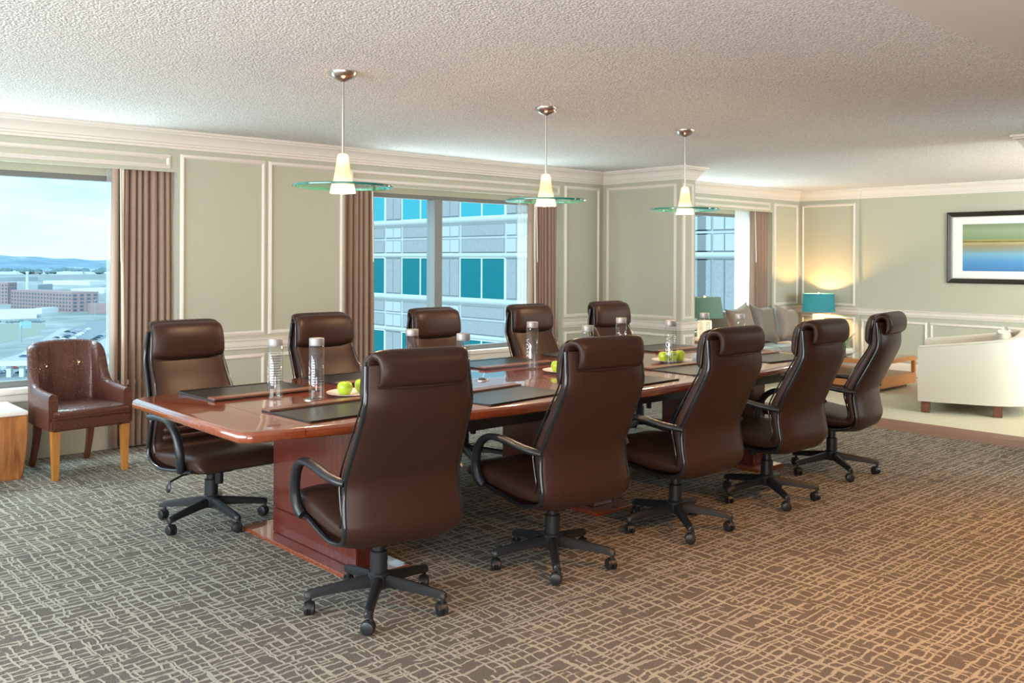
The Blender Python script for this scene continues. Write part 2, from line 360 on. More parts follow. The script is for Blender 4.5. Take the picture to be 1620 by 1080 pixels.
M = dict(
    sage=simple('sage_wallpaper', (0.465, 0.455, 0.355), 0.75, spec=0.25, vary=(160, 0.04), bump=(300, 0.05, 0.001)),
    trim=simple('ivory_paint', (0.74, 0.67, 0.60), 0.45, spec=0.35),
    smooth_ceiling=simple('smooth_white_plaster', (0.70, 0.66, 0.62), 0.8, spec=0.15),
    alu=simple('grey_window_frame', (0.17, 0.175, 0.17), 0.45, metal=0.1),
    alu_light=simple('pale_window_frame', (0.20, 0.20, 0.195), 0.4),
    drape=simple('taupe_drape', (0.315, 0.21, 0.155), 0.8, spec=0.2, vary=(220, 0.12), sheen=0.3),
    lining=simple('ivory_lining', (0.78, 0.68, 0.58), 0.8, spec=0.2),
    leather=simple('brown_leather', (0.034, 0.0145, 0.0095), 0.38, spec=0.25, bump=(700, 0.12, 0.0008), vary=(4, 0.12)),
    black=simple('black_plastic', (0.013, 0.014, 0.016), 0.38, spec=0.5),
    gloss=simple('glossy_black_frame', (0.010, 0.011, 0.013), 0.16, spec=0.7),
    mahogany=wood('polished_mahogany', (0.18, 0.030, 0.009), (0.27, 0.058, 0.017), 0.22, 0.9, 3.0, (1.5, 16, 16), 0.035),
    mahogany_dark=wood('mahogany_panel', (0.075, 0.013, 0.008), (0.125, 0.022, 0.013), 0.25, 0.4, 3.0, (16, 16, 1.2), 0.1),
    apron=simple('dark_apron', (0.018, 0.012, 0.011), 0.4),
    steel=simple('brushed_steel', (0.62, 0.58, 0.53), 0.28, metal=1.0),
    capmetal=simple('silver_cap', (0.36, 0.345, 0.335), 0.42, metal=0.35),
    padleather=simple('black_desk_leather', (0.022, 0.020, 0.018), 0.30, spec=0.5, bump=(500, 0.05, 0.0005)),
    padrail=simple('brown_desk_leather', (0.22, 0.095, 0.06), 0.3, spec=0.5),
    plate=simple('white_china', (0.82, 0.76, 0.70), 0.15, coat=0.4),
    apple=simple('green_apple_skin', (0.40, 0.56, 0.03), 0.3, vary=(25, 0.12), coat=0.2),
    stalk=simple('apple_stalk', (0.10, 0.06, 0.02), 0.7),
    bottle=glass_pane('bottled_water', (0.95, 0.97, 0.97), 0.10),
    print_dark=simple('grey_bottle_print', (0.06, 0.06, 0.065), 0.6),
    print_lite=simple('white_bottle_print', (0.80, 0.81, 0.81), 0.5),
    croc=croc(),
    leg_wood=wood('honey_leg_wood', (0.34, 0.13, 0.025), (0.46, 0.19, 0.045), 0.3, 0.3, 5, (14, 14, 1)),
    leg_dark=wood('walnut_leg_wood', (0.10, 0.03, 0.012), (0.16, 0.05, 0.02), 0.35, 0.2, 5, (14, 14, 1)),
    drum_wood=wood('zebra_veneer', (0.13, 0.035, 0.008), (0.52, 0.21, 0.065), 0.3, 0.3, 2.6, (7, 7, 0.45)),
    reflect_top=simple('pale_reflection_top', (0.72, 0.66, 0.62), 0.15, vary=(14, 0.10), coat=0.5),  # window reflection on glossy wood, painted as a pale colour
    oak=wood('cherry_furniture', (0.46, 0.17, 0.045), (0.58, 0.24, 0.075), 0.35, 0.3, 4, (2, 12, 12)),
    floor_wood=wood('brown_floorboard', (0.15, 0.052, 0.026), (0.22, 0.085, 0.045), 0.5, 0.0, 3, (14, 1.5, 14)),
    rug=simple('cream_shag', (0.76, 0.66, 0.48), 0.95, spec=0.05, bump=(160, 1.0, 0.02), vary=(60, 0.22)),
    cream=simple('cream_upholstery', (0.53, 0.475, 0.385), 0.8, spec=0.15, sheen=0.3, bump=(500, 0.06, 0.001)),
    sofa=simple('grey_sofa_cloth', (0.36, 0.36, 0.33), 0.85, spec=0.15, sheen=0.3),
    cushion_a=simple('taupe_cushion', (0.17, 0.135, 0.105), 0.55, sheen=0.1, vary=(9, 0.12)),
    cushion_b=simple('pale_taupe_cushion', (0.25, 0.19, 0.15), 0.55, sheen=0.1, vary=(9, 0.12)),
    cushion_c=simple('silver_cushion', (0.34, 0.33, 0.31), 0.5, sheen=0.2, vary=(9, 0.12)),
    ceramic=simple('lamp_ceramic', (0.80, 0.76, 0.68), 0.2, coat=0.5),
    tabletop_glass=simple('smoked_glass', (0.20, 0.24, 0.24), 0.05, spec=0.8, coat=1.0),
    bowl=simple('mercury_glass', (0.74, 0.72, 0.66), 0.12, metal=0.25, coat=0.6),
    aloe=simple('aloe_green', (0.13, 0.30, 0.09), 0.45, vary=(20, 0.25)),
    frame_black=simple('black_picture_frame', (0.018, 0.014, 0.012), 0.3),
    matboard=simple('white_mat_board', (0.84, 0.82, 0.80), 0.8),
    silver=simple('silver_edge', (0.6, 0.57, 0.5), 0.3, metal=0.8),
    carpet=carpet(), popcorn=popcorn(),
    tint=glass_pane('tinted_window_glass', (0.78, 0.95, 1.0), 0.0),
    sheer=sheer_mat('sheer_voile', (0.62, 0.60, 0.56), 0.5),
    sheer_backlit=sheer_mat('backlit_sheer_voile', (0.92, 0.92, 0.90), 0.12),  # whiter copy of the voile, backlight put into the colour
    pend_glass=shade_mat('frosted_lamp_glass', (0.60, 0.50, 0.42), (1.0, 0.66, 0.42), 0.26, 0.25),
    disc_glass=glass_pane('lamp_disc_glass', (0.90, 0.97, 0.93), 0.06),
    disc_edge=simple('green_glass_edge', (0.006, 0.16, 0.125), 0.06, spec=0.8, coat=1.0),
    bulb=simple('lamp_bulb', (1, 0.9, 0.8), 0.4, emis=(1.0, 0.80, 0.58), estr=4.0),
    teal=shade_mat('teal_lamp_shade', (0.08, 0.27, 0.37), (0.02, 0.10, 0.14), 0.22, 0.05),
    green_shade=shade_mat('sea_green_lamp_shade', (0.23, 0.34, 0.29), (0.05, 0.085, 0.07), 0.35, 0.03),
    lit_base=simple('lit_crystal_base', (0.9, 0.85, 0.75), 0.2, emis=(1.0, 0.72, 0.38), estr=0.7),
)

# ------------------------------------------------------------------ the room
ZC, YW, XB, YB = 2.436, 7.08, 12.06, 7.20        # ceiling, window wall plane, lounge end wall, recessed bay plane
XL = 7.81                                         # pier face / carpet edge
LOW = -0.10                                       # lounge floor
st = 'structure'
obj('floor', MB().box(-2.6, 7.68, -4.6, 7.4, -0.2, 0.0), M['carpet'], kind=st, smooth=0)
lf = obj('floor_lounge', MB().box(8.2, 12.2, -4.6, 7.4, -0.3, LOW - 0.01), M['floor_wood'], kind=st, smooth=0)
stp = obj('floor_step', MB().box(7.68, 8.2, -4.6, 7.4, -0.3, -0.012), M['floor_wood'], kind=st, smooth=0)
pm = {}
for k in range(4):                                # boards of the step run along the carpet edge
    x0 = 7.683 + k * 0.129; y = -4.6 + (k * 0.7) % 1.3
    while y < 7.3:
        L = 1.45
        key = 'b'
        if key not in pm: pm[key] = mesh_from('plank', MB().box(0, 0.127, 0, L - 0.002, -0.012, 0.0), bevel=0.0012, seg=1)
        obj('plank', pm[key], M['floor_wood'], stp, loc=(x0, y, 0)); y += L
for k in range(6):
    x0 = 8.2 + k * 0.129; y = -4.6 + (k * 0.5) % 1.3
    while y < 2.2:
        obj('plank', pm['b'], M['floor_wood'], lf, loc=(x0, y, LOW)); y += 1.45
obj('ceiling', MB().box(-2.6, 12.2, 1.64, 7.4, ZC, ZC + 0.2), M['popcorn'], kind=st, smooth=0)
obj('ceiling_soffit', MB().box(-2.6, 12.2, -4.6, 1.64, ZC - 0.004, ZC + 0.2), M['smooth_ceiling'], kind=st, smooth=0)
# wall with windows: piers, headers (the boards over the curtains), sill walls
BAYS = [(-1.6, 2.872), (4.392, 7.147), (8.32, 11.33)]
wl = MB()
px_ = [(-2.6, -1.6), (2.872, 4.392), (7.147, XL), (8.05, 8.32), (11.33, 12.2)]
for a, b in px_: wl.box(a, b, YW, 7.5, -0.3, ZC + 0.1)
for a, b in BAYS:
    wl.box(a, b, YW + 0.002, YW + 0.025, 2.118, ZC + 0.1)          # valance board
    wl.box(a, b, YB + 0.03, 7.5, 2.07, ZC + 0.1)                   # head behind it
    wl.box(a, b, YB, 7.5, -0.3, 0.47)                              # wall below the sill
wall = obj('wall_left', wl, M['sage'], kind=st, smooth=0)
col_ = obj('wall_column', MB().box(XL, 8.05, 5.97, 7.3, -0.3, ZC + 0.1), M['sage'], kind=st, smooth=0)
obj('wall_pier', MB().box(XL, 8.05, 1.3, 2.60, -0.3, ZC + 0.1), M['sage'], kind=st, smooth=0)
back = obj('wall_back', MB().box(XB, 12.3, -4.6, 7.5, -0.3, ZC + 0.1).box(XB - 0.028, XB, 6.17, YW + 0.01, -0.3, ZC + 0.1), M['sage'], kind=st, smooth=0)
obj('wall_rear', MB().box(-2.8, -2.6, -4.8, 7.5, -0.3, ZC + 0.2), M['sage'], kind=st, smooth=0)
obj('wall_right', MB().box(-2.8, 12.3, -4.8, -4.6, -0.3, ZC + 0.2), M['sage'], kind=st, smooth=0)
# crown, chair rail, baseboard
crown = [(0, 2.300), (0.012, 2.300), (0.016, 2.318), (0.026, 2.322), (0.028, 2.338), (0.038, 2.342), (0.040, 2.352),
         (0.050, 2.372), (0.066, 2.390), (0.086, 2.402), (0.092, 2.404), (0.094, 2.414), (0.108, 2.418), (0.110, 2.44), (0, 2.44)]
rail = [(0, 0.699), (0.012, 0.701), (0.014, 0.718), (0.024, 0.724), (0.026, 0.744), (0.018, 0.750), (0.020, 0.768), (0.034, 0.774), (0.036, 0.786), (0, 0.792)]
basep = [(0, 0.0), (0.018, 0.0), (0.018, 0.13), (0.012, 0.15), (0.006, 0.165), (0, 0.168)]
P_long = [(-1.6, YW), (XL, YW), (XL, 5.97), (8.05, 5.97), (8.05, YW), (XB - 0.028, YW), (XB - 0.028, 6.17), (XB, 6.17), (XB, -4.6)]
obj('trim_1', sweep(P_long, crown), M['trim'], kind=st, smooth=30)
obj('trim_2', sweep([(XL, 1.3), (XL, 2.60), (8.05, 2.60), (8.05, 1.3)][::-1], crown), M['trim'], kind=st, smooth=30)
for i, p in enumerate(([(2.876, YW), (4.388, YW)], [(7.15, YW), (XL, YW), (XL, 5.97), (8.05, 5.97), (8.05, YW), (8.32, YW)],
                       [(11.34, YW), (XB - 0.028, YW), (XB - 0.028, 6.17), (XB, 6.17), (XB, -4.6)])):
    obj('trim_%d' % (3 + i), sweep(p, rail), M['trim'], kind=st, smooth=30)
obj('baseboard_left', sweep([(2.876, YW), (4.388, YW)], basep), M['trim'], kind=st, smooth=30)
obj('baseboard_column', sweep([(7.15, YW), (XL, YW), (XL, 5.97), (8.05, 5.97), (8.05, YW)], basep), M['trim'], kind=st, smooth=30)
obj('baseboard_back', sweep([(11.34, YW), (XB - 0.028, YW), (XB - 0.028, 6.17), (XB, 6.17), (XB, -4.6)], [(o, z + LOW + 0.015) for o, z in basep]), M['trim'], kind=st, smooth=30)
# picture-frame mouldings
mprof = [(0, 0.0), (0.004, 0.007), (0.010, 0.010), (0.016, 0.015), (0.024, 0.018), (0.030, 0.013), (0.036, 0.0)]   # (inwards, proud)
def frame_moulding(parent, a0, a1, z0, z1, place):
    rs = []
    for (a, z, sa, sz) in ((a0, z0, 1, 1), (a1, z0, -1, 1), (a1, z1, -1, -1), (a0, z1, 1, -1)):
        rs.append([place(a + sa * i, h, z + sz * i) for i, h in mprof])
    return obj('panel_moulding', MB().rings(rs, False, True), M['trim'], parent, smooth=30)
onW = lambda a, h, z: (a, YW - h, z)
for a0, a1, z0, z1 in ((-1.4, 2.82, 2.143, 2.252), (4.44, 7.11, 2.143, 2.252), (8.40, 11.27, 2.143, 2.252),
                       (2.893, 3.622, 0.812, 2.266), (3.646, 4.375, 0.812, 2.266), (2.893, 3.622, 0.20, 0.657), (3.646, 4.375, 0.20, 0.657),
                       (7.182, 7.752, 0.812, 2.262), (7.182, 7.752, 0.20, 0.657), (11.375, 12.0, 0.812, 2.25), (11.375, 12.0, 0.12, 0.657)):
    frame_moulding(wall, a0, a1, z0, z1, onW)
onC = lambda a, h, z: (XL - h, a, z)
for z0, z1 in ((0.812, 2.262), (0.2, 0.657)): frame_moulding(col_, 6.03, 7.025, z0, z1, onC)
onCY = lambda a, h, z: (a, 5.97 - h, z)
for z0, z1 in ((0.812, 2.262), (0.2, 0.657)): frame_moulding(col_, 7.835, 8.025, z0, z1, onCY)
onB = lambda a, h, z: (XB - 0.028 - h, a, z)
frame_moulding(back, 6.215, 7.035, 0.815, 2.245, onB); frame_moulding(back, 6.215, 7.035, 0.1, 0.667, onB)
onB2 = lambda a, h, z: (XB - h, a, z)
y = 6.14
for k in range(6):
    frame_moulding(back, y - 0.905, y, 0.1, 0.64, onB2); y -= 0.94
# windows: frames, panes, sills
def window(n, x0, x1, mull, z0=0.565, z1=2.03):
    yg = 7.27
    w = obj('window_%d' % n, MB().box(x0 - 0.05, x1 + 0.05, yg - 0.03, yg + 0.05, z1, z1 + 0.05).box(x0 - 0.05, x1 + 0.05, yg - 0.03, yg + 0.05, z0 - 0.045, z0)
            .box(x0 - 0.05, x0, yg - 0.03, yg + 0.05, z0, z1).box(x1, x1 + 0.05, yg - 0.03, yg + 0.05, z0, z1), M['alu'], kind=st, bevel=0.004)
    xs = [x0] + [q for m_ in mull for q in (m_ - 0.045, m_ + 0.045)] + [x1]
    for m_ in mull:
        obj('mullion', MB().box(m_ - 0.045, m_ + 0.045, yg - 0.09, yg + 0.05, z0, z1), M['alu_light'], w, bevel=0.004)
    for a, b in zip(xs[::2], xs[1::2]):
        obj('pane', MB().box(a, b, yg, yg + 0.006, z0, z1), M['tint'], w, smooth=0)
    obj('window_sill', MB().box(x0 - 0.3, x1 + 0.3, YB - 0.045, yg - 0.03, z0 - 0.085, z0 - 0.045), M['trim'], w, bevel=0.006)
    obj('sill_apron', MB().box(x0 - 0.3, x1 + 0.3, YB - 0.02, YB + 0.05, z0 - 0.145, z0 - 0.085), M['trim'], w, bevel=0.006)
    return w
window(1, -1.5, 2.80, [0.55])
window(2, 4.50, 7.05, [5.525])
window(3, 8.40, 11.20, [])

# ------------------------------------------------------------------ drapes
def drape_mesh(x0, x1, y, z0, z1, amp, pitch, seed, flare=0.0):
    rnd = random.Random(seed); nx = max(24, int((x1 - x0) / pitch * 14)); nz = 14
    mb = MB(); v = []
    ph = rnd.random() * 6
    for k in range(nz + 1):
        t = k / nz; z = lerp(z0, z1, t)
        for i in range(nx + 1):
            u = i / nx
            a = amp * (0.75 + 0.25 * sin(3.1 * u + ph)) * (1 - 0.3 * t)
            phase = 2 * pi * (x1 - x0) / pitch * (u + 0.02 * sin(2 * pi * u * 2 + ph)) + 0.35 * sin(2.2 * t + ph + 4 * u)
            v.append((lerp(x0, x1, u) + flare * (1 - t) * (u - 0.5) + 0.006 * cos(phase), y + a * sin(phase), z))
    f = [(k * (nx + 1) + i, k * (nx + 1) + i + 1, (k + 1) * (nx + 1) + i + 1, (k + 1) * (nx + 1) + i) for k in range(nz) for i in range(nx)]
    mb.add(v, f); return mb
def thick(o, t):
    md = o.modifiers.new('cloth_thickness', 'SOLIDIFY'); md.thickness = t; md.offset = 0
def drape(label, x0, x1, seed, lead, wand_x, floor_z=0.015, lining=True, pitch=0.054):
    t = thing('curtain', label, 'curtain', ((x0 + x1) / 2, 7.12, floor_z), group='taupe window drapes')
    o = obj('drape', drape_mesh(x0, x1, 7.15, floor_z, 2.30, 0.036, pitch, seed, 0.02), M['drape'], None, smooth=180)
    o.data.transform(Matrix.Translation((-(x0 + x1) / 2, -7.12, -floor_z))); o.parent = t; thick(o, 0.004)
    if lining:
        l = MB(); xe = lead
        l.tube([(xe, 7.121, floor_z + 0.02), (xe + 0.004, 7.119, 0.9), (xe - 0.004, 7.121, 1.6), (xe, 7.121, 2.28)], 0.012, 8)
        q = obj('lining_edge', l, M['lining'], None); q.data.transform(Matrix.Translation((-(x0 + x1) / 2, -7.12, -floor_z))); q.parent = t
    wv = obj('pull_wand', MB().tube([(wand_x, 7.095, 1.42), (wand_x, 7.114, 2.10), (wand_x, 7.116, 2.28)], 0.006, 8), M['trim'], None)
    wv.data.transform(Matrix.Translation((-(x0 + x1) / 2, -7.12, -floor_z))); wv.parent = t
    return t
drape('taupe pleated curtain behind the crocodile leather armchair', 2.402, 2.862, 1, 2.47, 2.452)
drape('taupe pleated curtain on the left side of the double window facing the tower', 4.40, 4.735, 2, 4.73, 4.705, lining=False)
drape('taupe pleated curtain on the right side of the double window facing the tower', 6.72, 7.135, 3, 6.775, 6.79, pitch=0.050)
drape('taupe pleated curtain in the lounge beside the sofa window', 10.92, 11.32, 4, 10.94, 10.955, LOW, lining=False)
def sheer(label, x0, x1, seed, z0, m='sheer'):
    t = obj('sheer_curtain', drape_mesh(x0, x1, 7.20, z0, 2.28, 0.012, 0.045, seed), M[m], smooth=180)
    tag(t, label, 'sheer curtain')
sheer('narrow white sheer at the edge of the city window', 2.372, 2.43, 5, 0.05)
sheer('white sheer gathered at the right of the double window', 6.585, 6.73, 6, 0.05)
sheer('backlit white sheer gathered in the lounge window', 10.60, 10.95, 7, LOW + 0.03, 'sheer_backlit')

# ------------------------------------------------------------------ conference table
TX, TY, THX = 3.98, 4.05, 2.325
def half_w(x):
    return 0.865 - 0.047 * (x - TX) ** 2
def outline(x0, x1, inset, c0=0.0, c1=0.0, n=14):
    x0i, x1i = x0 + (inset if c0 else 0), x1 - (inset if c1 else 0)
    xs = [lerp(x0i + (0.035 if c0 else 0), x1i - (0.035 if c1 else 0), k / n) for k in range(n + 1)]
    lo = [(x, TY - half_w(x) + inset) for x in xs]; hi = [(x, TY + half_w(x) - inset) for x in xs][::-1]
    pts = []
    if c0: pts.append((x0i, lo[0][1] + 0.04))
    pts += lo
    if c1: pts += [(x1i, lo[-1][1] + 0.04), (x1i, hi[0][1] - 0.04)]
    pts += hi
    if c0: pts.append((x0i, hi[-1][1] - 0.04))
    return pts
def top_mb(x0, x1, c0, c1):
    prof = [(0.022, 0.700), (0.006, 0.704), (0.0, 0.712), (0.0, 0.733), (0.004, 0.742), (0.012, 0.748), (0.024, 0.750)]
    rs = [[Vector((x, y, z)) for x, y in outline(x0, x1, i, c0, c1)] for i, z in prof]
    return MB().rings(rs, True)
tbl = thing('conference_table', 'long boat-shaped polished mahogany conference table under the three pendants', 'table', (0, 0, 0))
E0, E1 = TX - THX, TX + THX
for a, b, c0, c1 in ((E0, E0 + 0.26, 1, 0), (E0 + 0.262, TX - 0.001, 0, 0), (TX + 0.001, E1 - 0.262, 0, 0), (E1 - 0.26, E1, 0, 1)):
    obj('tabletop', top_mb(a, b, c0, c1), M['mahogany'], tbl, smooth=50)
for sy in (-1, 1):
    obj('apron', MB().box(E0 + 0.62, TX - 0.004, TY + sy * 0.56 - 0.012, TY + sy * 0.56 + 0.012, 0.60, 0.70).box(TX + 0.004, E1 - 0.62, TY + sy * 0.56 - 0.012, TY + sy * 0.56 + 0.012, 0.60, 0.70), M['apron'], tbl, bevel=0.003)
for xc in (2.375, 3.98, 5.60):
    ped = obj('pedestal', MB().box(xc - 0.075, xc + 0.075, 3.60, 4.40, 0.152, 0.699), M['mahogany_dark'], tbl, bevel=0.003)
    obj('kick_panel', MB().box(xc - 0.076, xc + 0.076, 3.599, 4.401, 0.022, 0.149), M['mahogany_dark'], ped, bevel=0.003)
    obj('base_plate', MB().box(xc - 0.155, xc + 0.155, 3.50, 4.60, 0.0, 0.020), M['mahogany'], ped, bevel=0.004)
grom = None
for xg, yg in ((2.314, 4.033), (3.423, 4.033), (4.50, 4.04), (5.60, 4.04)):
    g = obj('cable_grommet', MB().lathe([(0.0, 0.0), (0.040, 0.0), (0.040, 0.003), (0.034, 0.005), (0.027, 0.005), (0.026, 0.002), (0.0, 0.002)], (0, 0, 0.7502), 24), M['steel'], tbl, loc=(xg, yg, 0))
    obj('grommet_flap', MB().lathe([(0.0, 0), (0.024, 0), (0.022, 0.008), (0.012, 0.012), (0, 0.012)], (0, 0, 0.7522), 18), M['black'], g)

# ------------------------------------------------------------------ desk pads
PW, PD = 0.60, 0.42
pad0 = thing('desk_pad', '', 'desk pad', group='leather desk pads')
obj('pad_sheet', MB().box(-PW / 2, PW / 2, -PD / 2, PD / 2, 0.0, 0.006), M['padleather'], pad0, bevel=0.002)
obj('pad_rail', MB().box(-PW / 2, PW / 2, PD / 2 - 0.075, PD / 2 + 0.002, 0.0062, 0.015), M['padrail'], pad0, bevel=0.003)
obj('pad_rail', MB().box(-PW / 2, PW / 2, -PD / 2 - 0.002, -PD / 2 + 0.02, 0.0062, 0.009), M['padleather'], pad0, bevel=0.002)
seat_no = ['first', 'second', 'middle', 'fourth', 'last']
pads = [(2.215, 4.49, 181, 'desk pad before the leftmost far chair, on the window side of the table'),
        (2.98, 4.57, 182, 'desk pad on the window side behind the first apple plate, before the second far chair'),
        (4.06, 4.60, 179, 'desk pad on the window side behind the clear bottle, before the middle far chair'),
        (4.94, 4.60, 181, 'desk pad on the window side before the far chair nearest the corner'),
        (5.76, 4.55, 180, 'desk pad on the window side at the lounge end of the table'),
        (2.27, 3.675, 2, 'desk pad on the near side under the second bottle, before the nearest chair'),
        (3.13, 3.53, 5, 'desk pad on the near side between the nearest chair and the second near chair'),
        (3.99, 3.49, 3, 'desk pad on the near side seen right of the second near chair'),
        (4.83, 3.55, -2, 'desk pad on the near side in front of the three-apple plate'),
        (5.78, 3.62, -3, 'desk pad at the lounge end between the third and fourth near chairs')]
for i, (x, y, a, lb) in enumerate(pads):
    if i == 0: o = pad0; o.location = (x, y, 0.7505); o.rotation_euler = (0, 0, R(a)); o['label'] = lb
    else: o = dup(pad0, (x, y, 0.7505), R(a), lb)

# ------------------------------------------------------------------ bottles
BR, BH = 0.0370, 0.262
bot0 = thing('water_bottle', '', 'bottle', group='water bottles on the table')
obj('bottle_body', MB().lathe([(0.0, 0.004), (0.030, 0.004), (0.033, 0.0), (0.0365, 0.004), (BR, 0.010), (BR, BH - 0.004), (BR - 0.003, BH), (0.0, BH)], n=32), M['bottle'], bot0)
obj('bottle_cap', MB().lathe([(0.0, BH + 0.001), (0.0355, BH + 0.001), (0.0362, BH + 0.003), (0.0362, BH + 0.034), (0.0345, BH + 0.037), (0.0, BH + 0.037)], n=32), M['capmetal'], bot0)
def curved_text(txt, size, rotate, a_mid, z_mid, rad):
    cu = bpy.data.curves.new('lettering', 'FONT'); cu.body = txt; cu.size = size; cu.align_x = 'CENTER'; cu.align_y = 'CENTER'; cu.resolution_u = 2
    to = bpy.data.objects.new('tmp', cu); C.objects.link(to)
    me = bpy.data.meshes.new_from_object(to); bpy.data.objects.remove(to)
    for v in me.vertices:
        x, y = v.co.x, v.co.y
        if rotate: x, y = y, -x
        a = a_mid + x / rad
        v.co = (rad * cos(a), rad * sin(a), z_mid + y)
    me.update(); return me
def print_lines(a0, a1, z0, z1, rows, rad, seed):
    rnd = random.Random(seed); mb = MB()
    for r in range(rows):
        z = lerp(z1, z0, r / (rows - 1)); a = a0
        while a < a1 - 0.05:
            w = min(rnd.uniform(0.06, 0.22), a1 - a)
            n = 3; q = [(rad * cos(a + w * i / n), rad * sin(a + w * i / n)) for i in range(n + 1)]
            mb.add([(x, y, z) for x, y in q] + [(x, y, z + 0.0042) for x, y in q], [(i, i + 1, n + 2 + i, n + 1 + i) for i in range(n)])
            a += w + 0.05
    return mb
obj('lettering', curved_text('VOSS', 0.052, True, R(-100), 0.135, BR + 0.0006), M['print_lite'], bot0)
pr = obj('fine_print', print_lines(R(-45), R(40), 0.075, 0.225, 13, BR + 0.0006, 3), M['print_dark'], bot0, smooth=0)
bots = [(2.194, 4.18, 5, 'tall water bottle at the left end of the table, nearest the leftmost far chair'),
        (2.285, 3.935, 12, 'tall water bottle standing on the rail of the desk pad left of the nearest chair'),
        (3.072, 4.237, -20, 'bottle whose top half shows above the nearest chair, before the middle-left far chair'),
        (3.103, 3.815, 20, 'bottle peeking out at the right shoulder of the nearest chair'),
        (4.02, 4.245, 35, 'clear bottle standing alone mid-table before the fourth far chair'),
        (4.064, 3.803, 100, 'bottle rising behind the left shoulder of the second near chair'),
        (4.788, 4.167, -60, 'bottle standing in front of the far corner chair'),
        (4.82, 3.768, 68, 'bottle with pale upright lettering in front of the three green apples'),
        (5.701, 4.136, 60, 'bottle in front of the glowing base of the sea green lamp'),
        (5.777, 3.876, 150, 'bottle before the sofa cushions above the third near chair')]
for i, (x, y, a, lb) in enumerate(bots):
    a = math.degrees(math.atan2(-y, -x)) + a            # which side of the bottle is turned to the camera end of the room
    if i == 0: o = bot0; o.location = (x, y, 0.7512); o.rotation_euler = (0, 0, R(a)); o['label'] = lb
    else: o = dup(bot0, (x, y, 0.7512 + (0.0132 if i == 1 else 0)), R(a), lb)

# ------------------------------------------------------------------ plates and apples
plate_me = mesh_from('plate', MB().lathe([(0.0, 0.0), (0.070, 0.0), (0.078, 0.003), (0.110, 0.013), (0.135, 0.019), (0.136, 0.021), (0.112, 0.0165), (0.080, 0.008), (0.0, 0.006)], n=48))
plates = [(2.54, 4.01, 'white plate with green apples left of the nearest chair'), (4.029, 3.966, 'white plate with green apples half hidden by the second near chair'),
          (4.998, 3.90, 'white plate with three green apples before the third near chair')]
for x, y, lb in plates: tag(obj('plate', plate_me, M['plate'], loc=(x, y, 0.7506)), lb, 'plate', 'plates on the table')
ap_prof = [(0.0, 0.010), (0.012, 0.002), (0.022, 0.003), (0.033, 0.017), (0.039, 0.036), (0.0385, 0.048), (0.032, 0.062), (0.020, 0.068), (0.008, 0.065), (0.0, 0.058)]
apple_me = mesh_from('apple', MB().lathe(ap_prof, n=28)); stalk_me = mesh_from('stalk', MB().tube([(0, 0, 0.056), (0.003, 0, 0.07), (0.008, 0, 0.080)], 0.0016, 6))
apples = [(2.488, 4.005, 'shiny green apple at the left on the plate beside the nearest chair'), (2.606, 4.03, 'green apple mostly hidden behind the nearest chair back'),
          (3.975, 3.975, 'green apple showing beside the left shoulder of the second near chair'), 
          (4.918, 3.90, 'green apple seen through the bottle with pale lettering'), (4.998, 3.895, 'middle green apple of the three on the far plate'),
          (5.078, 3.895, 'rightmost green apple of the three on the far plate')]
for i, (x, y, lb) in enumerate(apples):
    a = obj('green_apple', apple_me, M['apple'], loc=(x, y, 0.7590), rz=i * 1.3); tag(a, lb, 'apple', 'green apples on plates')
    obj('stalk', stalk_me, M['stalk'], a)

# ------------------------------------------------------------------ office chairs
T = [(-0.366, 1.062), (-0.374, 1.005), (-0.380, 0.95), (-0.374, 0.895), (-0.335, 0.812), (-0.268, 0.682), (-0.236, 0.612), (-0.233, 0.548),
     (-0.244, 0.48), (-0.252, 0.424), (-0.222, 0.374), (-0.105, 0.348), (0.02, 0.356), (0.15, 0.374), (0.315, 0.395)]
TW = [0.209, 0.213, 0.217, 0.221, 0.225, 0.235, 0.239, 0.243, 0.246, 0.247, 0.247, 0.246, 0.245, 0.243, 0.238]
def shifted(pts, d):
    out = []
    for i, (y, z) in enumerate(pts):
        a, b = pts[max(i - 1, 0)], pts[min(i + 1, len(pts) - 1)]
        t = Vector((b[0] - a[0], b[1] - a[1])).normalized(); n = Vector((-t.y, t.x))
        out.append((y + n.x * d, z + n.y * d))
    return out
Tb = shifted(T, -0.016); Tf = shifted(T, 0.006)
if Tb[4][0] > T[4][0]: Tb, Tf = shifted(T, 0.016), shifted(T, -0.006)
ch0 = thing('office_chair', '', 'chair', group='leather swivel chairs at the conference table')
shell_st = [(f[0], f[1], b[0], b[1], w, 0.0, 0.030 * (1 if i < 11 else 0.3), 0) for i, (f, b, w) in enumerate(zip(Tf, Tb, TW))]
obj('back_shell', pad(shell_st, 60, 30, 9, 2.6), M['leather'], ch0, smooth=60)
FB = [(-0.335, 1.075), (-0.322, 0.99), (-0.315, 0.92), (-0.292, 0.87), (-0.242, 0.79), (-0.195, 0.70), (-0.163, 0.635), (-0.160, 0.58), (-0.177, 0.52), (-0.190, 0.458), (-0.175, 0.42)]
TBk = [(y + 0.004, z) for y, z in T[:10]] + [(-0.225, 0.385)]
back_st = [(f[0], f[1], b[0], b[1], w - 0.006, 0.012, 0, 0) for f, b, w in zip(FB, TBk, TW)]
obj('backrest', pad(back_st, 46, 30, 9, 3.2), M['leather'], ch0, smooth=60)
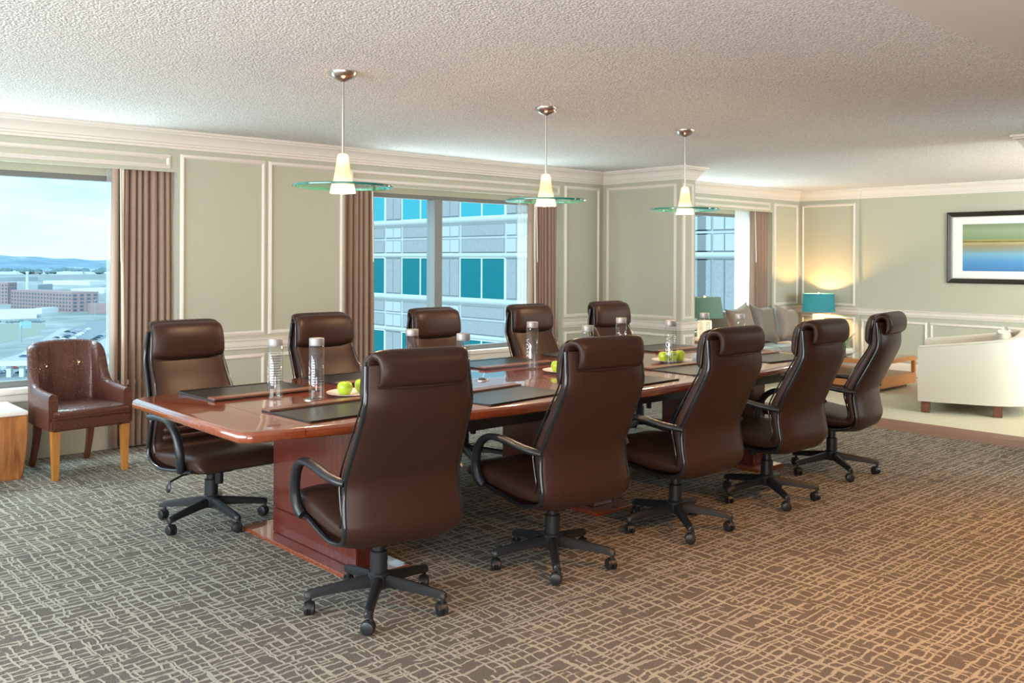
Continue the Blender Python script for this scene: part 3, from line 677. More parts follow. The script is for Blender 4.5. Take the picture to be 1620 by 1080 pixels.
seat_st = [(-0.225, 0.440, -0.225, 0.385, 0.232, 0.0, 0, 0), (-0.16, 0.430, -0.17, 0.365, 0.238, 0.006, 0, 0), (-0.04, 0.440, -0.04, 0.358, 0.242, 0.012, 0, 0), (0.10, 0.458, 0.10, 0.366, 0.244, 0.016, 0, 0),
           (0.24, 0.470, 0.24, 0.378, 0.244, 0.016, 0, 0), (0.335, 0.462, 0.325, 0.386, 0.242, 0.012, 0, 0), (0.395, 0.435, 0.370, 0.388, 0.237, 0.004, 0, 0), (0.408, 0.405, 0.385, 0.390, 0.226, 0.0, 0, 0)]
obj('seat', pad(seat_st, 40, 30, 9, 3.2), M['leather'], ch0, smooth=60)
hr_st = [(-0.335, 1.112, -0.360, 1.085, 0.196, 0.004, 0, 0), (-0.302, 1.095, -0.350, 1.06, 0.204, 0.010, 0, 0.0), (-0.282, 1.04, -0.34, 1.03, 0.209, 0.014, 0, 0.004), (-0.278, 0.985, -0.33, 0.98, 0.211, 0.014, 0, 0.012),
         (-0.282, 0.94, -0.325, 0.94, 0.211, 0.010, 0, 0.020), (-0.308, 0.918, -0.320, 0.918, 0.205, 0.002, 0, 0.024)]
obj('headrest', pad(hr_st, 24, 30, 7, 2.4), M['leather'], ch0, smooth=60)
hook = [(-0.326, 1.02, -0.362, 1.02, 0.2035), (-0.330, 1.060, -0.366, 1.055, 0.2035), (-0.342, 1.094, -0.372, 1.070, 0.2035), (-0.366, 1.115, -0.382, 1.078, 0.203), (-0.395, 1.122, -0.394, 1.080, 0.199), (-0.424, 1.110, -0.402, 1.074, 0.190),
        (-0.443, 1.080, -0.405, 1.060, 0.184), (-0.447, 1.040, -0.404, 1.036, 0.182), (-0.438, 1.004, -0.402, 1.010, 0.182), (-0.418, 0.986, -0.401, 0.998, 0.181)]
obj('headrest_roll', pad([(fy, fz, by, bz, w, 0.004, 0, 0) for fy, fz, by, bz, w in hook], 40, 30, 10, 2.6), M['leather'], ch0, smooth=60)
obj('roll_seam', MB().tube([(-0.183, -0.403, 0.985), (-0.1, -0.418, 0.983), (0, -0.424, 0.982), (0.1, -0.418, 0.983), (0.183, -0.403, 0.985)], 0.005, 6), M['leather'], ch0, smooth=60)
for k in range(4):
    z = 0.625 - 0.045 * k; y = (-0.158, -0.152, -0.158, -0.170)[k]
    rr = [[Vector((x, y - 0.014 + 0.024 * s_ * cos(2 * pi * j / 12), z + 0.0215 * s_ * sin(2 * pi * j / 12))) for j in range(12)] for x, s_ in ((-0.20, 0.3), (-0.19, 0.85), (-0.1, 1), (0.1, 1), (0.19, 0.85), (0.20, 0.3))]
    obj('lumbar_rib', MB().rings(rr, True), M['leather'], ch0, smooth=60)
Ts = spline([(y, z, w) for (y, z), w in zip(T, TW)], 46)
for sx in (-1, 1):
    pts = [(sx * (w + 0.002), y, z) for y, z, w in Ts]
    obj('side_frame', MB().tube(pts, 0.0125, 8, up=(1, 0, 0), flat=0.8), M['gloss'], ch0, smooth=60)
    f_ = [(y + 0.0, z, w) for (y, z), w in zip(FB, TW)]
    pip = [(sx * (w - 0.006), y - 0.004, z) for y, z, w in spline(f_, 30)]
    obj('piping', MB().tube(pip, 0.0042, 6), M['gloss'], ch0, smooth=60)
    ap = spline([(0.243, -0.236, 0.606, 0.014, 1), (0.264, -0.20, 0.611, 0.016, 1), (0.278, -0.13, 0.619, 0.016, 1), (0.286, -0.02, 0.634, 0.016, 1), (0.286, 0.085, 0.634, 0.016, 1), (0.285, 0.160, 0.613, 0.018, 1), (0.282, 0.215, 0.565, 0.020, 1),
                 (0.278, 0.244, 0.490, 0.022, 1), (0.272, 0.240, 0.430, 0.024, 1), (0.264, 0.222, 0.396, 0.024, 1), (0.256, 0.205, 0.384, 0.018, 1)], 36)
    obj('armrest', MB().tube([(sx * x, y, z) for x, y, z, r, _ in ap], [0.023] * len(ap), 12, up=(1, 0, 0), flat=[r / 0.023 for *_, r, _ in ap]), M['black'], ch0, smooth=60)
obj('gas_column', MB().lathe([(0, 0.10), (0.036, 0.10), (0.036, 0.235), (0.033, 0.238), (0.026, 0.240), (0.026, 0.335), (0, 0.335)], n=20), M['black'], ch0)
obj('hub', MB().lathe([(0, 0.085), (0.040, 0.085), (0.046, 0.095), (0.046, 0.145), (0.040, 0.152), (0, 0.152)], n=20), M['black'], ch0)
obj('mechanism', MB().box(-0.085, 0.085, -0.11, 0.12, 0.318, 0.362), M['black'], ch0, bevel=0.012)
obj('tension_knob', MB().lathe([(0, 0.262), (0.020, 0.262), (0.022, 0.268), (0.022, 0.322), (0, 0.322)], (0, 0.10, 0), 16), M['black'], ch0)
lv = obj('tilt_lever', MB().tube([(0.07, 0.06, 0.336), (0.20, 0.085, 0.332), (0.272, 0.105, 0.312)], 0.006, 8), M['black'], ch0)
obj('lever_paddle', MB().rings([[Vector((0.272 + 0.012 * s_ + 0.010 * cos(2 * pi * k / 12) * q, 0.105 + 0.024 * q * sin(2 * pi * k / 12), 0.320 - 0.062 * s_)) for k in range(12)] for s_, q in ((0, 0.25), (0.25, 0.6), (0.55, 1.0), (0.85, 0.9), (1.0, 0.35))], True), M['black'], lv, smooth=60)
leg_rings = []
for r, hw, zb, zt in ((0.025, 0.021, 0.092, 0.142), (0.10, 0.0195, 0.088, 0.131), (0.20, 0.018, 0.079, 0.115), (0.278, 0.0175, 0.070, 0.103), (0.296, 0.0165, 0.068, 0.098), (0.304, 0.010, 0.070, 0.092)):
    c_ = 0.006
    leg_rings.append([Vector((r, y, z)) for y, z in ((-hw, zb), (hw, zb), (hw, zt - 0.012), (hw - 0.010, zt), (-hw + 0.010, zt), (-hw, zt - 0.012))])
leg_me = mesh_from('leg', MB().rings(leg_rings, True), bevel=0.003, seg=2)
cm = MB(); rx = Matrix.Rotation(pi / 2, 4, 'X')
for s_ in (-1, 1):
    cm.lathe([(0, -0.009), (0.020, -0.009), (0.026, -0.006), (0.0275, 0.0), (0.026, 0.006), (0.020, 0.009), (0, 0.009)], (0.0, s_ * 0.0135, 0.0275), 18, rx)
cm.lathe([(0, -0.004), (0.018, -0.004), (0.018, 0.004), (0, 0.004)], (0, 0, 0.0275), 12, rx)
hood = [[Vector((0.031 * cos(a) * q, y, 0.0275 + 0.031 * sin(a) * q)) for a in [R(15 + 150 * k / 8) for k in range(9)]] + [Vector((0.012 * cos(a), y, 0.0275 + 0.012 * sin(a))) for a in [R(165 - 150 * k / 8) for k in range(9)]] for y, q in ((-0.011, 0.95), (0, 1.0), (0.011, 0.95))]
cm.rings(hood, True)
cm.lathe([(0, 0.05), (0.009, 0.05), (0.009, 0.074), (0, 0.074)], (0.012, 0, 0), 10)
caster_me = mesh_from('caster', cm)
LEGS = []
for k in range(5):
    lg = obj('leg', leg_me, M['black'], ch0, rz=R(72 * k))
    ca = obj('caster', caster_me, M['black'], lg, loc=(0.283, 0, 0), rz=R((35, 150, 260, 80, 310)[k]))
chairs = [(2.154, 3.200, -10.2, 12, 'nearest brown leather swivel chair, seen from behind at the left of the near row'),
          (3.077, 3.106, -7, 13, 'brown leather swivel chair second from the left in the near row, seen from behind'),
          (3.990, 3.082, -0.6, 17, 'brown leather swivel chair in the middle of the near row, before the three-apple plate'),
          (4.897, 3.092, -0.6, 19, 'brown leather swivel chair fourth in the near row, before the teal lamp'),
          (5.846, 3.185, 8.7, 16, 'brown leather swivel chair at the lounge end of the near row, by the coffee table'),
          (2.162, 4.848, 180, 57, 'leftmost far brown leather swivel chair, facing us beside the curtain and armchair'),
          (3.14, 4.98, 181, 40, 'far brown leather swivel chair facing us, just left of the double window'),
          (4.10, 5.03, 180, 30, 'far brown leather swivel chair facing us in front of the window mullion'),
          (5.02, 4.99, 179, 20, 'far brown leather swivel chair facing us before the right curtain of the double window'),
          (5.90, 4.93, 178, 50, 'far brown leather swivel chair facing us in the corner before the column')]
for i, (x, y, a, ph, lb) in enumerate(chairs):
    if i == 0: o = ch0; o.location = (x, y, 0); o.rotation_euler = (0, 0, R(a)); o['label'] = lb
    else: o = dup(ch0, (x, y, 0), R(a), lb)
    k = 0; dz = -0.012 if i < 5 else -0.032
    for c in o.children:
        if c.name.split('.')[0] not in ('leg', 'hub', 'gas_column'): c.location.z = dz
        if c.name.split('.')[0] == 'leg': c.rotation_euler = (0, 0, R(ph - a + 72 * k)); k += 1

# ------------------------------------------------------------------ pendants
def make_pendant(label):
    t = thing('pendant_lamp', label, 'pendant lamp', group='pendants over the table')
    obj('ceiling_canopy', MB().lathe([(0, 0.0), (0.074, 0.0), (0.074, -0.005), (0.064, -0.022), (0.045, -0.038), (0.018, -0.047), (0.012, -0.052), (0, -0.052)], n=36), M['steel'], t)
    obj('rod', MB().tube([(0, 0, -0.05), (0, 0, -0.435)], 0.0055, 10), M['steel'], t)
    sh = MB(); out = [(0.018, -0.432), (0.026, -0.437), (0.030, -0.45), (0.040, -0.52), (0.052, -0.583), (0.058, -0.592), (0.060, -0.60), (0.068, -0.640)]
    inn = [(r - 0.004, z) for r, z in out][::-1]
    rs = [[Vector((r * cos(2 * pi * k / 32), r * sin(2 * pi * k / 32), z)) for k in range(32)] for r, z in out + inn]
    sh.rings(rs, False)
    obj('lamp_shade', sh, M['pend_glass'], t)
    obj('bulb', MB().lathe([(0, -0.49), (0.014, -0.50), (0.016, -0.53), (0.026, -0.57), (0.028, -0.60), (0.020, -0.625), (0, -0.635)], n=16), M['bulb'], t)
    rs = []
    for r, z in ((0.060, -0.588), (0.15, -0.590), (0.245, -0.597), (0.245, -0.608), (0.15, -0.601), (0.060, -0.599)):
        rs.append([Vector((r * cos(2 * pi * k / 64), r * sin(2 * pi * k / 64), z)) for k in range(64)])
    d = obj('glass_disc', MB().rings(rs, False, True), M['disc_glass'], t)
    rs = []
    for r, z in ((0.2455, -0.5965), (0.262, -0.599), (0.264, -0.605), (0.262, -0.6105), (0.2455, -0.6085)):
        rs.append([Vector((r * cos(2 * pi * k / 64), r * sin(2 * pi * k / 64), z)) for k in range(64)])
    obj('disc_rim', MB().rings(rs, False, True), M['disc_edge'], d)
    return t
pen = make_pendant('')
for i, (x, y, lb) in enumerate(((2.592, 4.201, 'glass disc pendant nearest us, hanging left over the conference table'), (4.168, 4.279, 'glass disc pendant in the middle over the conference table'),
                                (5.661, 4.293, 'glass disc pendant farthest away, hanging in front of the column'))):
    if i == 0: o = pen; o.location = (x, y, ZC); o['label'] = lb
    else: o = dup(pen, (x, y, ZC), 0, lb)
    light('pendant_bulb', 'POINT', (x, y, ZC - 0.655), 44, (1.0, 0.64, 0.36), 0.05)
    light('pendant_glow', 'POINT', (x, y, ZC - 0.46), 2.5, (1.0, 0.62, 0.40), 0.02)

# ------------------------------------------------------------------ crocodile armchair and drum table
ac = thing('armchair', 'brown crocodile leather armchair with honey wood legs in front of the city window', 'armchair', (2.005, 6.69, 0), R(4))
ac.scale = (0.955, 0.955, 0.985)
# local: faces -y
def arm_section():
    mb = MB()
    # curved upholstered surround: left arm, back, right arm in plan, height varying
    path = []
    pl = [(-0.285, -0.30), (-0.290, -0.15), (-0.283, 0.01), (-0.276, 0.075), (-0.268, 0.13), (-0.235, 0.205), (-0.15, 0.235), (0, 0.245), (0.15, 0.235), (0.235, 0.205), (0.268, 0.13), (0.276, 0.075), (0.283, 0.01), (0.290, -0.15), (0.285, -0.30)]
    ht = [0.572, 0.578, 0.596, 0.66, 0.835, 0.868, 0.880, 0.886, 0.880, 0.868, 0.835, 0.66, 0.596, 0.578, 0.572]
    ln = [0.0, 0.0, 0.0, 0.01, 0.035, 0.055, 0.065, 0.07, 0.065, 0.055, 0.035, 0.01, 0.0, 0.0, 0.0]
    st_ = spline([(x, y, h, l) for (x, y), h, l in zip(pl, ht, ln)], 61)
    rs = []
    for i, (x, y, h, l) in enumerate(st_):
        a, b = st_[max(i - 1, 0)], st_[min(i + 1, 60)]
        t = Vector((b[0] - a[0], b[1] - a[1])).normalized(); n = Vector((t.y, -t.x))     # towards the inside
        if n.dot(Vector((-x, -0.1 - y))) < 0: n = -n
        th = 0.062
        prof = [(0, 0.34), (0, lerp(0.34, h, 0.5)), (0, h - 0.02), (0.012, h - 0.005), (th / 2, h), (th - 0.012, h - 0.005), (th, h - 0.02), (th, lerp(0.34, h, 0.5)), (th, 0.34)]
        rs.append([Vector((x + n.x * o, y + n.y * o + l * (z - 0.34) / 0.55, z)) for o, z in prof])
    return mb.rings(rs, True)
obj('arm_and_back', arm_section(), M['croc'], ac, smooth=60)
sm = MB(); hw = 0.262
poly = [(-0.27, -0.33), (0.27, -0.33), (0.28, -0.28), (0.25, 0.15), (0.18, 0.22), (-0.18, 0.22), (-0.25, 0.15), (-0.28, -0.28)]
obj('seat_frame', MB().prism(poly, 0.325, 0.405), M['croc'], ac, bevel=0.012)
sc_ = []
for z, q in ((0.400, 0.97), (0.412, 1.0), (0.435, 1.0), (0.450, 0.97), (0.462, 0.86), (0.468, 0.6), (0.470, 0.02)):
    sc_.append([Vector((x * 0.94 * q, (y + 0.06) * q * 0.985 - 0.055, z)) for x, y in poly])
obj('seat_cushion', MB().rings(sc_, True), M['croc'], ac, smooth=60)
for sx in (-1, 1):
    fy = -0.285
    obj('leg', MB().rings([[Vector((sx * 0.236 + a * h, fy + b * h, z)) for a, b in ((-1, -1), (1, -1), (1, 1), (-1, 1))] for z, h in ((0.0, 0.019), (0.33, 0.028))], True), M['leg_wood'], ac, bevel=0.003)
    obj('leg', MB().rings([[Vector((sx * (0.185 + 0.008 * (1 - t)) + a * h, 0.19 + 0.10 * (1 - t) ** 1.8 + b * h, 0.33 * t)) for a, b in ((-1, -1), (1, -1), (1, 1), (-1, 1))] for t, h in ((0, 0.018), (0.25, 0.019), (0.5, 0.021), (0.75, 0.023), (1, 0.025))], True), M['leg_dark'], ac, bevel=0.003)
for sx in (-1, 1):
    pp = [(sx * 0.085, 0.172 + 0.066 * t * 1.0 - 0.004, lerp(0.47, 0.872, t)) for t in (0, 0.25, 0.5, 0.75, 1.0)]
    obj('back_seam', MB().tube(pp, 0.0035, 6), M['croc'], ac)
obj('welt', MB().tube([(x * 0.95, (y + 0.06) * 0.99 - 0.058, 0.409) for x, y in poly], 0.005, 6, closed=True), M['croc'], ac)

dt = thing('side_table', 'square drum side table in striped wood with window-bright top at the left edge', 'side table', (1.42, 6.83, 0))
rs = []
for t in [k / 10 for k in range(11)]:
    h = 0.225 + 0.036 * sin(pi * (0.12 + 0.88 * t) * 0.62)
    rs.append([Vector((a * h * 1.0, b * h, 0.42 * t)) for a, b in ((-1, -1), (1, -1), (1, 1), (-1, 1))])
obj('drum_body', MB().rings(rs, True), M['drum_wood'], dt, bevel=0.006, smooth=50)
obj('reflecting_top', MB().box(-0.262, 0.262, -0.262, 0.262, 0.4205, 0.446), M['reflect_top'], dt, bevel=0.005)

# ------------------------------------------------------------------ lounge
rug = MB().box(8.30, 11.85, 2.0, 6.25, LOW + 0.0005, LOW + 0.03)
tag(obj('rug', rug, M['rug'], bevel=0.01), 'thick cream shag rug under the coffee table', 'rug')
RZ = LOW + 0.031
ct = thing('coffee_table', 'low cherry wood coffee table with open shelf and dark glass top on the rug', 'coffee table', (10.62, 5.54, RZ))
hx, hy, tz = 0.46, 0.60, 0.365
obj('table_frame', MB().box(-hx, hx, -hy, -hy + 0.09, tz - 0.05, tz).box(-hx, hx, hy - 0.09, hy, tz - 0.05, tz).box(-hx, -hx + 0.09, -hy + 0.09, hy - 0.09, tz - 0.05, tz).box(hx - 0.09, hx, -hy + 0.09, hy - 0.09, tz - 0.05, tz), M['oak'], ct, bevel=0.004)
obj('glass_top', MB().box(-hx + 0.09, hx - 0.09, -hy + 0.09, hy - 0.09, tz - 0.012, tz + 0.001), M['tabletop_glass'], ct)
for sx in (-1, 1):
    for sy in (-1, 1):
        obj('post', MB().box(sx * hx - (0.045 if sx > 0 else 0), sx * hx + (0.045 if sx < 0 else 0), sy * hy - (0.045 if sy > 0 else 0), sy * hy + (0.045 if sy < 0 else 0), 0.172, tz - 0.05), M['oak'], ct, bevel=0.003)
obj('lower_shelf', MB().box(-hx, hx, -hy, hy, 0.045, 0.170), M['oak'], ct, bevel=0.004)
obj('plinth', MB().box(-hx + 0.08, hx - 0.08, -hy + 0.08, hy - 0.08, 0.0, 0.044), M['leg_dark'], ct)
bx, by = on_z(1353, 552, RZ + tz)
pb = thing('potted_plant', 'spiky green succulent in a low silver glass bowl on the coffee table', 'plant', (10.33, 5.52, RZ + tz + 0.0015))
obj('bowl', MB().lathe([(0, 0), (0.06, 0.0), (0.12, 0.02), (0.165, 0.05), (0.172, 0.075), (0.150, 0.10), (0.125, 0.108), (0.118, 0.102), (0.14, 0.09), (0.0, 0.088)], n=36), M['bowl'], pb)
rnd = random.Random(4)
for k in range(13):
    a = k * 2.4; L = rnd.uniform(0.12, 0.24); lean = rnd.uniform(0.15, 0.75); r0 = rnd.uniform(0.0, 0.07)
    p = [(r0 * cos(a) + lean * L * t * t * cos(a), r0 * sin(a) + lean * L * t * t * sin(a), 0.09 + L * t * (1 - 0.25 * lean * t)) for t in (0, 0.3, 0.6, 0.85, 1)]
    obj('leaf', MB().tube(p, [0.012, 0.012, 0.009, 0.005, 0.001], 6, flat=0.45), M['aloe'], pb, smooth=60)
# sofa
sf = thing('sofa', 'grey sofa with wooden base under the lounge window', 'sofa', (10.38, 6.655, LOW + 0.001))
sw = 1.0
obj('sofa_base', MB().box(-sw, sw, -0.30, 0.36, 0.06, 0.26), M['sofa'], sf, bevel=0.02)
for k in range(2):
    obj('seat_cushion', MB().box(-sw + 0.075 + k * 0.93, -sw + 0.075 + k * 0.93 + 0.92, -0.33, 0.18, 0.265, 0.44), M['sofa'], sf, bevel=0.035, seg=4)
    obj('back_cushion', MB().box(-sw + 0.075 + k * 0.93, -sw + 0.075 + k * 0.93 + 0.92, 0.18, 0.36, 0.40, 0.88), M['cushion_a'], sf, bevel=0.05, seg=4)
for sx in (-1, 1):
    obj('sofa_arm', MB().box(sx * sw - 0.07, sx * sw + 0.07, -0.31, 0.37, 0.06, 0.58), M['sofa'], sf, bevel=0.03, seg=3)
    for sy in (-0.26, 0.32):
        obj('foot', MB().box(sx * (sw - 0.03) - 0.03, sx * (sw - 0.03) + 0.03, sy - 0.03, sy + 0.03, 0.0, 0.06), M['leg_dark'], sf)
def cushion(name, label, px, py, Y, size, m, tilt, roll):
    x, z = on_y(px, py, Y)
    mb = MB(); n = 12; h = size / 2; v = []; f = []
    for side in (1, -1):
        for i in range(n + 1):
            for j in range(n + 1):
                u, w = i / n * 2 - 1, j / n * 2 - 1
                th = 0.095 * (max(0, (1 - u ** 4) * (1 - w ** 4))) ** 0.55
                pin = 1 - 0.10 * (1 - abs(u * w))
                v.append(Vector((u * h * (pin + 0.10 * w * w * 0.9), side * th, w * h * (pin + 0.10 * u * u * 0.9))))
    q = (n + 1) ** 2
    for s_ in range(2):
        for i in range(n):
            for j in range(n):
                a = s_ * q + i * (n + 1) + j; r4 = (a, a + 1, a + n + 2, a + n + 1)
                f.append(r4 if s_ == 0 else r4[::-1])
    mb.add(v, f)
    me = mesh_from(name, mb, smooth=180)
    bm = bmesh.new(); bm.from_mesh(me); bmesh.ops.remove_doubles(bm, verts=bm.verts, dist=0.0005); bmesh.ops.recalc_face_normals(bm, faces=bm.faces); bm.to_mesh(me); bm.free()
    o = obj(name, me, m, loc=(x, Y, z)); o.rotation_euler = (R(tilt), R(roll), 0)
    tag(o, label, 'cushion', 'cushions on the sofa'); return o
cushion('throw_cushion', 'pale taupe cushion at the left of the sofa behind the bottle', 1173, 512, 6.38, 0.42, M['cushion_b'], -14, -10)
cushion('throw_cushion', 'darker taupe satin cushion in the middle of the sofa', 1207, 513, 6.47, 0.46, M['cushion_a'], -14, 4)
cushion('throw_cushion', 'rosy taupe tufted cushion at the right of the sofa', 1246, 513, 6.44, 0.44, M['cushion_b'], -16, 9)
# end tables and lamps
for x, y, lb in ((9.06, 6.62, 'wooden end table at the column end of the sofa'), (11.70, 6.60, 'wooden end table in the lounge corner')):
    e = thing('end_table', lb, 'end table', (x, y, LOW), group='end tables beside the sofa')
    obj('end_table_top', MB().box(-0.25, 0.25, -0.25, 0.25, 0.56, 0.60), M['oak'], e, bevel=0.004)
    obj('end_table_body', MB().box(-0.23, 0.23, -0.23, 0.23, 0.05, 0.56), M['oak'], e, bevel=0.004)
    obj('end_table_plinth', MB().box(-0.20, 0.20, -0.20, 0.20, 0.0, 0.05), M['leg_dark'], e)
def table_lamp(label, x, y, z, m, base_m, power, zs0, zs1, r0=0.205, r1=0.22):
    t = thing('table_lamp', label, 'lamp', (x, y, z))
    obj('lamp_base', MB().box(-0.085, 0.085, -0.05, 0.05, 0.0, zs0 - z - 0.035), base_m, t, bevel=0.008)
    obj('lamp_neck', MB().tube([(0, 0, zs0 - z - 0.036), (0, 0, zs1 - z - 0.01)], 0.008, 8), M['steel'], t)
    rs = []
    for r, zz in ((r1, zs0), (r0, zs1), (r0 - 0.004, zs1), (r1 - 0.004, zs0)):
        rs.append([Vector((r * cos(2 * pi * k / 48), r * sin(2 * pi * k / 48), zz - z)) for k in range(48)])
    obj('lamp_shade', MB().rings(rs, False, True), m, t)
    obj('finial', MB().lathe([(0, 0), (0.012, 0.004), (0.016, 0.016), (0.010, 0.026), (0, 0.03)], (0, 0, zs1 - z - 0.008), 12), M['lit_base'], t)
    if power:
        light('table_lamp_bulb', 'POINT', (x, y, (zs0 + zs1) / 2), power, (1.0, 0.55, 0.20), 0.04)
    return t
table_lamp('teal drum shade lamp glowing in the lounge corner', 11.74, 6.60, LOW + 0.6005, M['teal'], M['lit_base'], 55, 0.735, 0.985)
table_lamp('sea green shade lamp half hidden by the column', 9.12, 6.62, LOW + 0.6005, M['green_shade'], M['lit_base'], 3, 0.755, 1.0, 0.19, 0.225)
# cream barrel chair
fa, fb = on_z(1466, 652, RZ); ga, gb = on_z(1588, 661, RZ)
bd = Vector((fa - ga, fb - gb)).normalized()                      # along its left side towards its front
ang = math.atan2(bd.y, bd.x) - pi / 2
bc = Vector((fa, fb)) - bd * 0.36 + Vector((bd.y, -bd.x)) * 0.55
bch = thing('barrel_chair', 'cream upholstered barrel chair seen from behind at the right edge, on the rug', 'armchair', (bc.x, bc.y, RZ), ang)
bch.scale = (1.42, 1.0, 1.0)
pl = [(-0.42, 0.44), (-0.43, 0.1), (-0.425, -0.22), (-0.37, -0.43), (-0.24, -0.55), (0, -0.59), (0.24, -0.55), (0.37, -0.43), (0.425, -0.22), (0.43, 0.1), (0.42, 0.44)]
ht = [0.655, 0.695, 0.735, 0.765, 0.80, 0.815, 0.80, 0.765, 0.735, 0.695, 0.655]
st_ = spline([(x, y, h) for (x, y), h in zip(pl, ht)], 49); rs = []
for i, (x, y, h) in enumerate(st_):
    a, b = st_[max(i - 1, 0)], st_[min(i + 1, 48)]
    t = Vector((b[0] - a[0], b[1] - a[1])).normalized(); n = Vector((-t.y, t.x))
    if n.dot(Vector((-x, 0.1 - y))) < 0: n = -n
    th = 0.13
    rs.append([Vector((x + n.x * o, y + n.y * o, z)) for o, z in [(0, 0.115), (0, 0.3), (0, h - 0.02), (0.006, h - 0.006), (0.016, h), (th - 0.02, h), (th - 0.006, h - 0.008), (th, h - 0.03), (th, 0.3), (th, 0.115)]])
obj('barrel_back', MB().rings(rs, True), M['cream'], bch, smooth=50)
obj('seat_cushion', MB().box(-0.285, 0.285, -0.36, 0.45, 0.30, 0.46), M['cream'], bch, bevel=0.04, seg=4)
obj('seat_base', MB().box(-0.285, 0.285, -0.36, 0.42, 0.12, 0.30), M['cream'], bch, bevel=0.01)
wp = [(x * 0.985, y * 0.985, h - 0.002) for x, y, h in st_]
obj('welt', MB().tube(wp, 0.006, 6), M['cream'], bch)
bcu = pad([(0.0, 0.80, -0.11, 0.79, 0.22, 0, 0, 0), (0.02, 0.72, -0.14, 0.71, 0.27, 0.02, 0, 0), (0.03, 0.6, -0.15, 0.6, 0.28, 0.03, 0, 0), (0.02, 0.47, -0.14, 0.47, 0.27, 0.0, 0, 0)], 20, 24, 5, 2.6)
for p_ in range(len(bcu.v)): q = bcu.v[p_]; bcu.v[p_] = (q[0], q[1] - 0.27, q[2])
obj('back_cushion', bcu, M['cream'], bch, smooth=60)
for sx in (-1, 1):
    for y in (0.37, -0.27):
        obj('foot', MB().box(sx * 0.36 - 0.04, sx * 0.36 + 0.04, y - 0.04, y + 0.04, 0.0, 0.114), M['leg_dark'], bch, bevel=0.003)
# framed print
pf = thing('framed_picture', 'black framed abstract landscape print with white mat on the lounge wall', 'picture', (XB - 0.001, 4.275, 1.615))
PWY, PH = 0.70, 0.45
fr = []
for sa, sz in ((-1, -1), (1, -1), (1, 1), (-1, 1)):
    fr.append([Vector((-d, sa * (PWY - i), sz * (PH - i))) for i, d in ((0, 0.0), (0, 0.032), (0.012, 0.036), (0.05, 0.026), (0.058, 0.020), (0.058, 0.0))])
obj('picture_frame', MB().rings(fr, False, True), M['frame_black'], pf, smooth=20)
fr = []
for sa, sz in ((-1, -1), (1, -1), (1, 1), (-1, 1)):
    fr.append([Vector((-d, sa * (PWY - i), sz * (PH - i))) for i, d in ((0.0575, 0.0), (0.0575, 0.0215), (0.066, 0.0215), (0.066, 0.0))])
obj('silver_fillet', MB().rings(fr, False, True), M['silver'], pf, smooth=20)
obj('mat_board', MB().box(-0.014, -0.001, -PWY + 0.066, PWY - 0.066, -PH + 0.066, PH - 0.066), M['matboard'], pf)
am, t, p = mat('abstract_print')
co = t.nodes.new('ShaderNodeTexCoord'); sx_ = N(t, 'ShaderNodeSeparateXYZ'); t.links.new(co.outputs['Object'], sx_.inputs[0])
mp = N(t, 'ShaderNodeMapping'); mp.inputs['Scale'].default_value = (1, 1.2, 22); t.links.new(co.outputs['Object'], mp.inputs[0])
nz = N(t, 'ShaderNodeTexNoise', Scale=2.0, Detail=3.0); t.links.new(mp.outputs[0], nz.inputs[0])
mr = N(t, 'ShaderNodeMapRange'); mr.inputs[1].default_value = -0.295; mr.inputs[2].default_value = 0.295; t.links.new(sx_.outputs[2], mr.inputs[0])
ma = N(t, 'ShaderNodeMath', operation='MULTIPLY_ADD'); t.links.new(nz.outputs[0], ma.inputs[0]); ma.inputs[1].default_value = 0.07
sb = N(t, 'ShaderNodeMath', operation='SUBTRACT'); t.links.new(mr.outputs[0], sb.inputs[0]); sb.inputs[1].default_value = 0.035; t.links.new(sb.outputs[0], ma.inputs[2])
cc = ramp(t, ma.outputs[0], [(0.0, (0.07, 0.21, 0.46)), (0.20, (0.10, 0.30, 0.58)), (0.36, (0.20, 0.42, 0.58)), (0.44, (0.26, 0.32, 0.30)), (0.54, (0.34, 0.28, 0.16)), (0.60, (0.50, 0.42, 0.20)), (0.625, (0.07, 0.05, 0.025)), (0.65, (0.42, 0.33, 0.11)), (0.68, (0.22, 0.30, 0.17)), (0.85, (0.30, 0.38, 0.23)), (1.0, (0.22, 0.28, 0.16))])
t.links.new(cc, p.inputs['Base Color']); p.inputs['Roughness'].default_value = 0.25
obj('art_print', MB().box(-0.0155, -0.0142, -PWY + 0.19, PWY - 0.19, -PH + 0.155, PH - 0.155), am, pf, smooth=0)

# ------------------------------------------------------------------ outside: office tower
MO = dict(
    stone=simple('pale_tower_stone', (0.56, 0.56, 0.54), 0.7, vary=(2, 0.04)),
    granite=simple('speckled_granite', (0.36, 0.36, 0.36), 0.7, vary=(30, 0.38)),
    joint=simple('dark_panel_joint', (0.30, 0.31, 0.32), 0.9),
    inset=simple('pale_inset_panel', (0.52, 0.53, 0.51), 0.7),
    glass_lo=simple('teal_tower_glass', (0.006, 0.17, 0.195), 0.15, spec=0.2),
    glass_sky=simple('sky_reflect_tower_glass', (0.04, 0.36, 0.42), 0.15, spec=0.3),  # lighter copy for upper floors, sky reflection painted in
    alu=simple('tower_window_frame', (0.75, 0.76, 0.74), 0.5),
)
XF = 25.2
tw = thing('office_tower', 'neighbouring office tower with teal windows and speckled stone panels', 'building', (XF, 30, -55))
tb = obj('tower_wall', MB().box(0, 14, -14.5, 30, 0, 75), MO['stone'], tw, smooth=0)
z00 = 55.0
pcache = {}
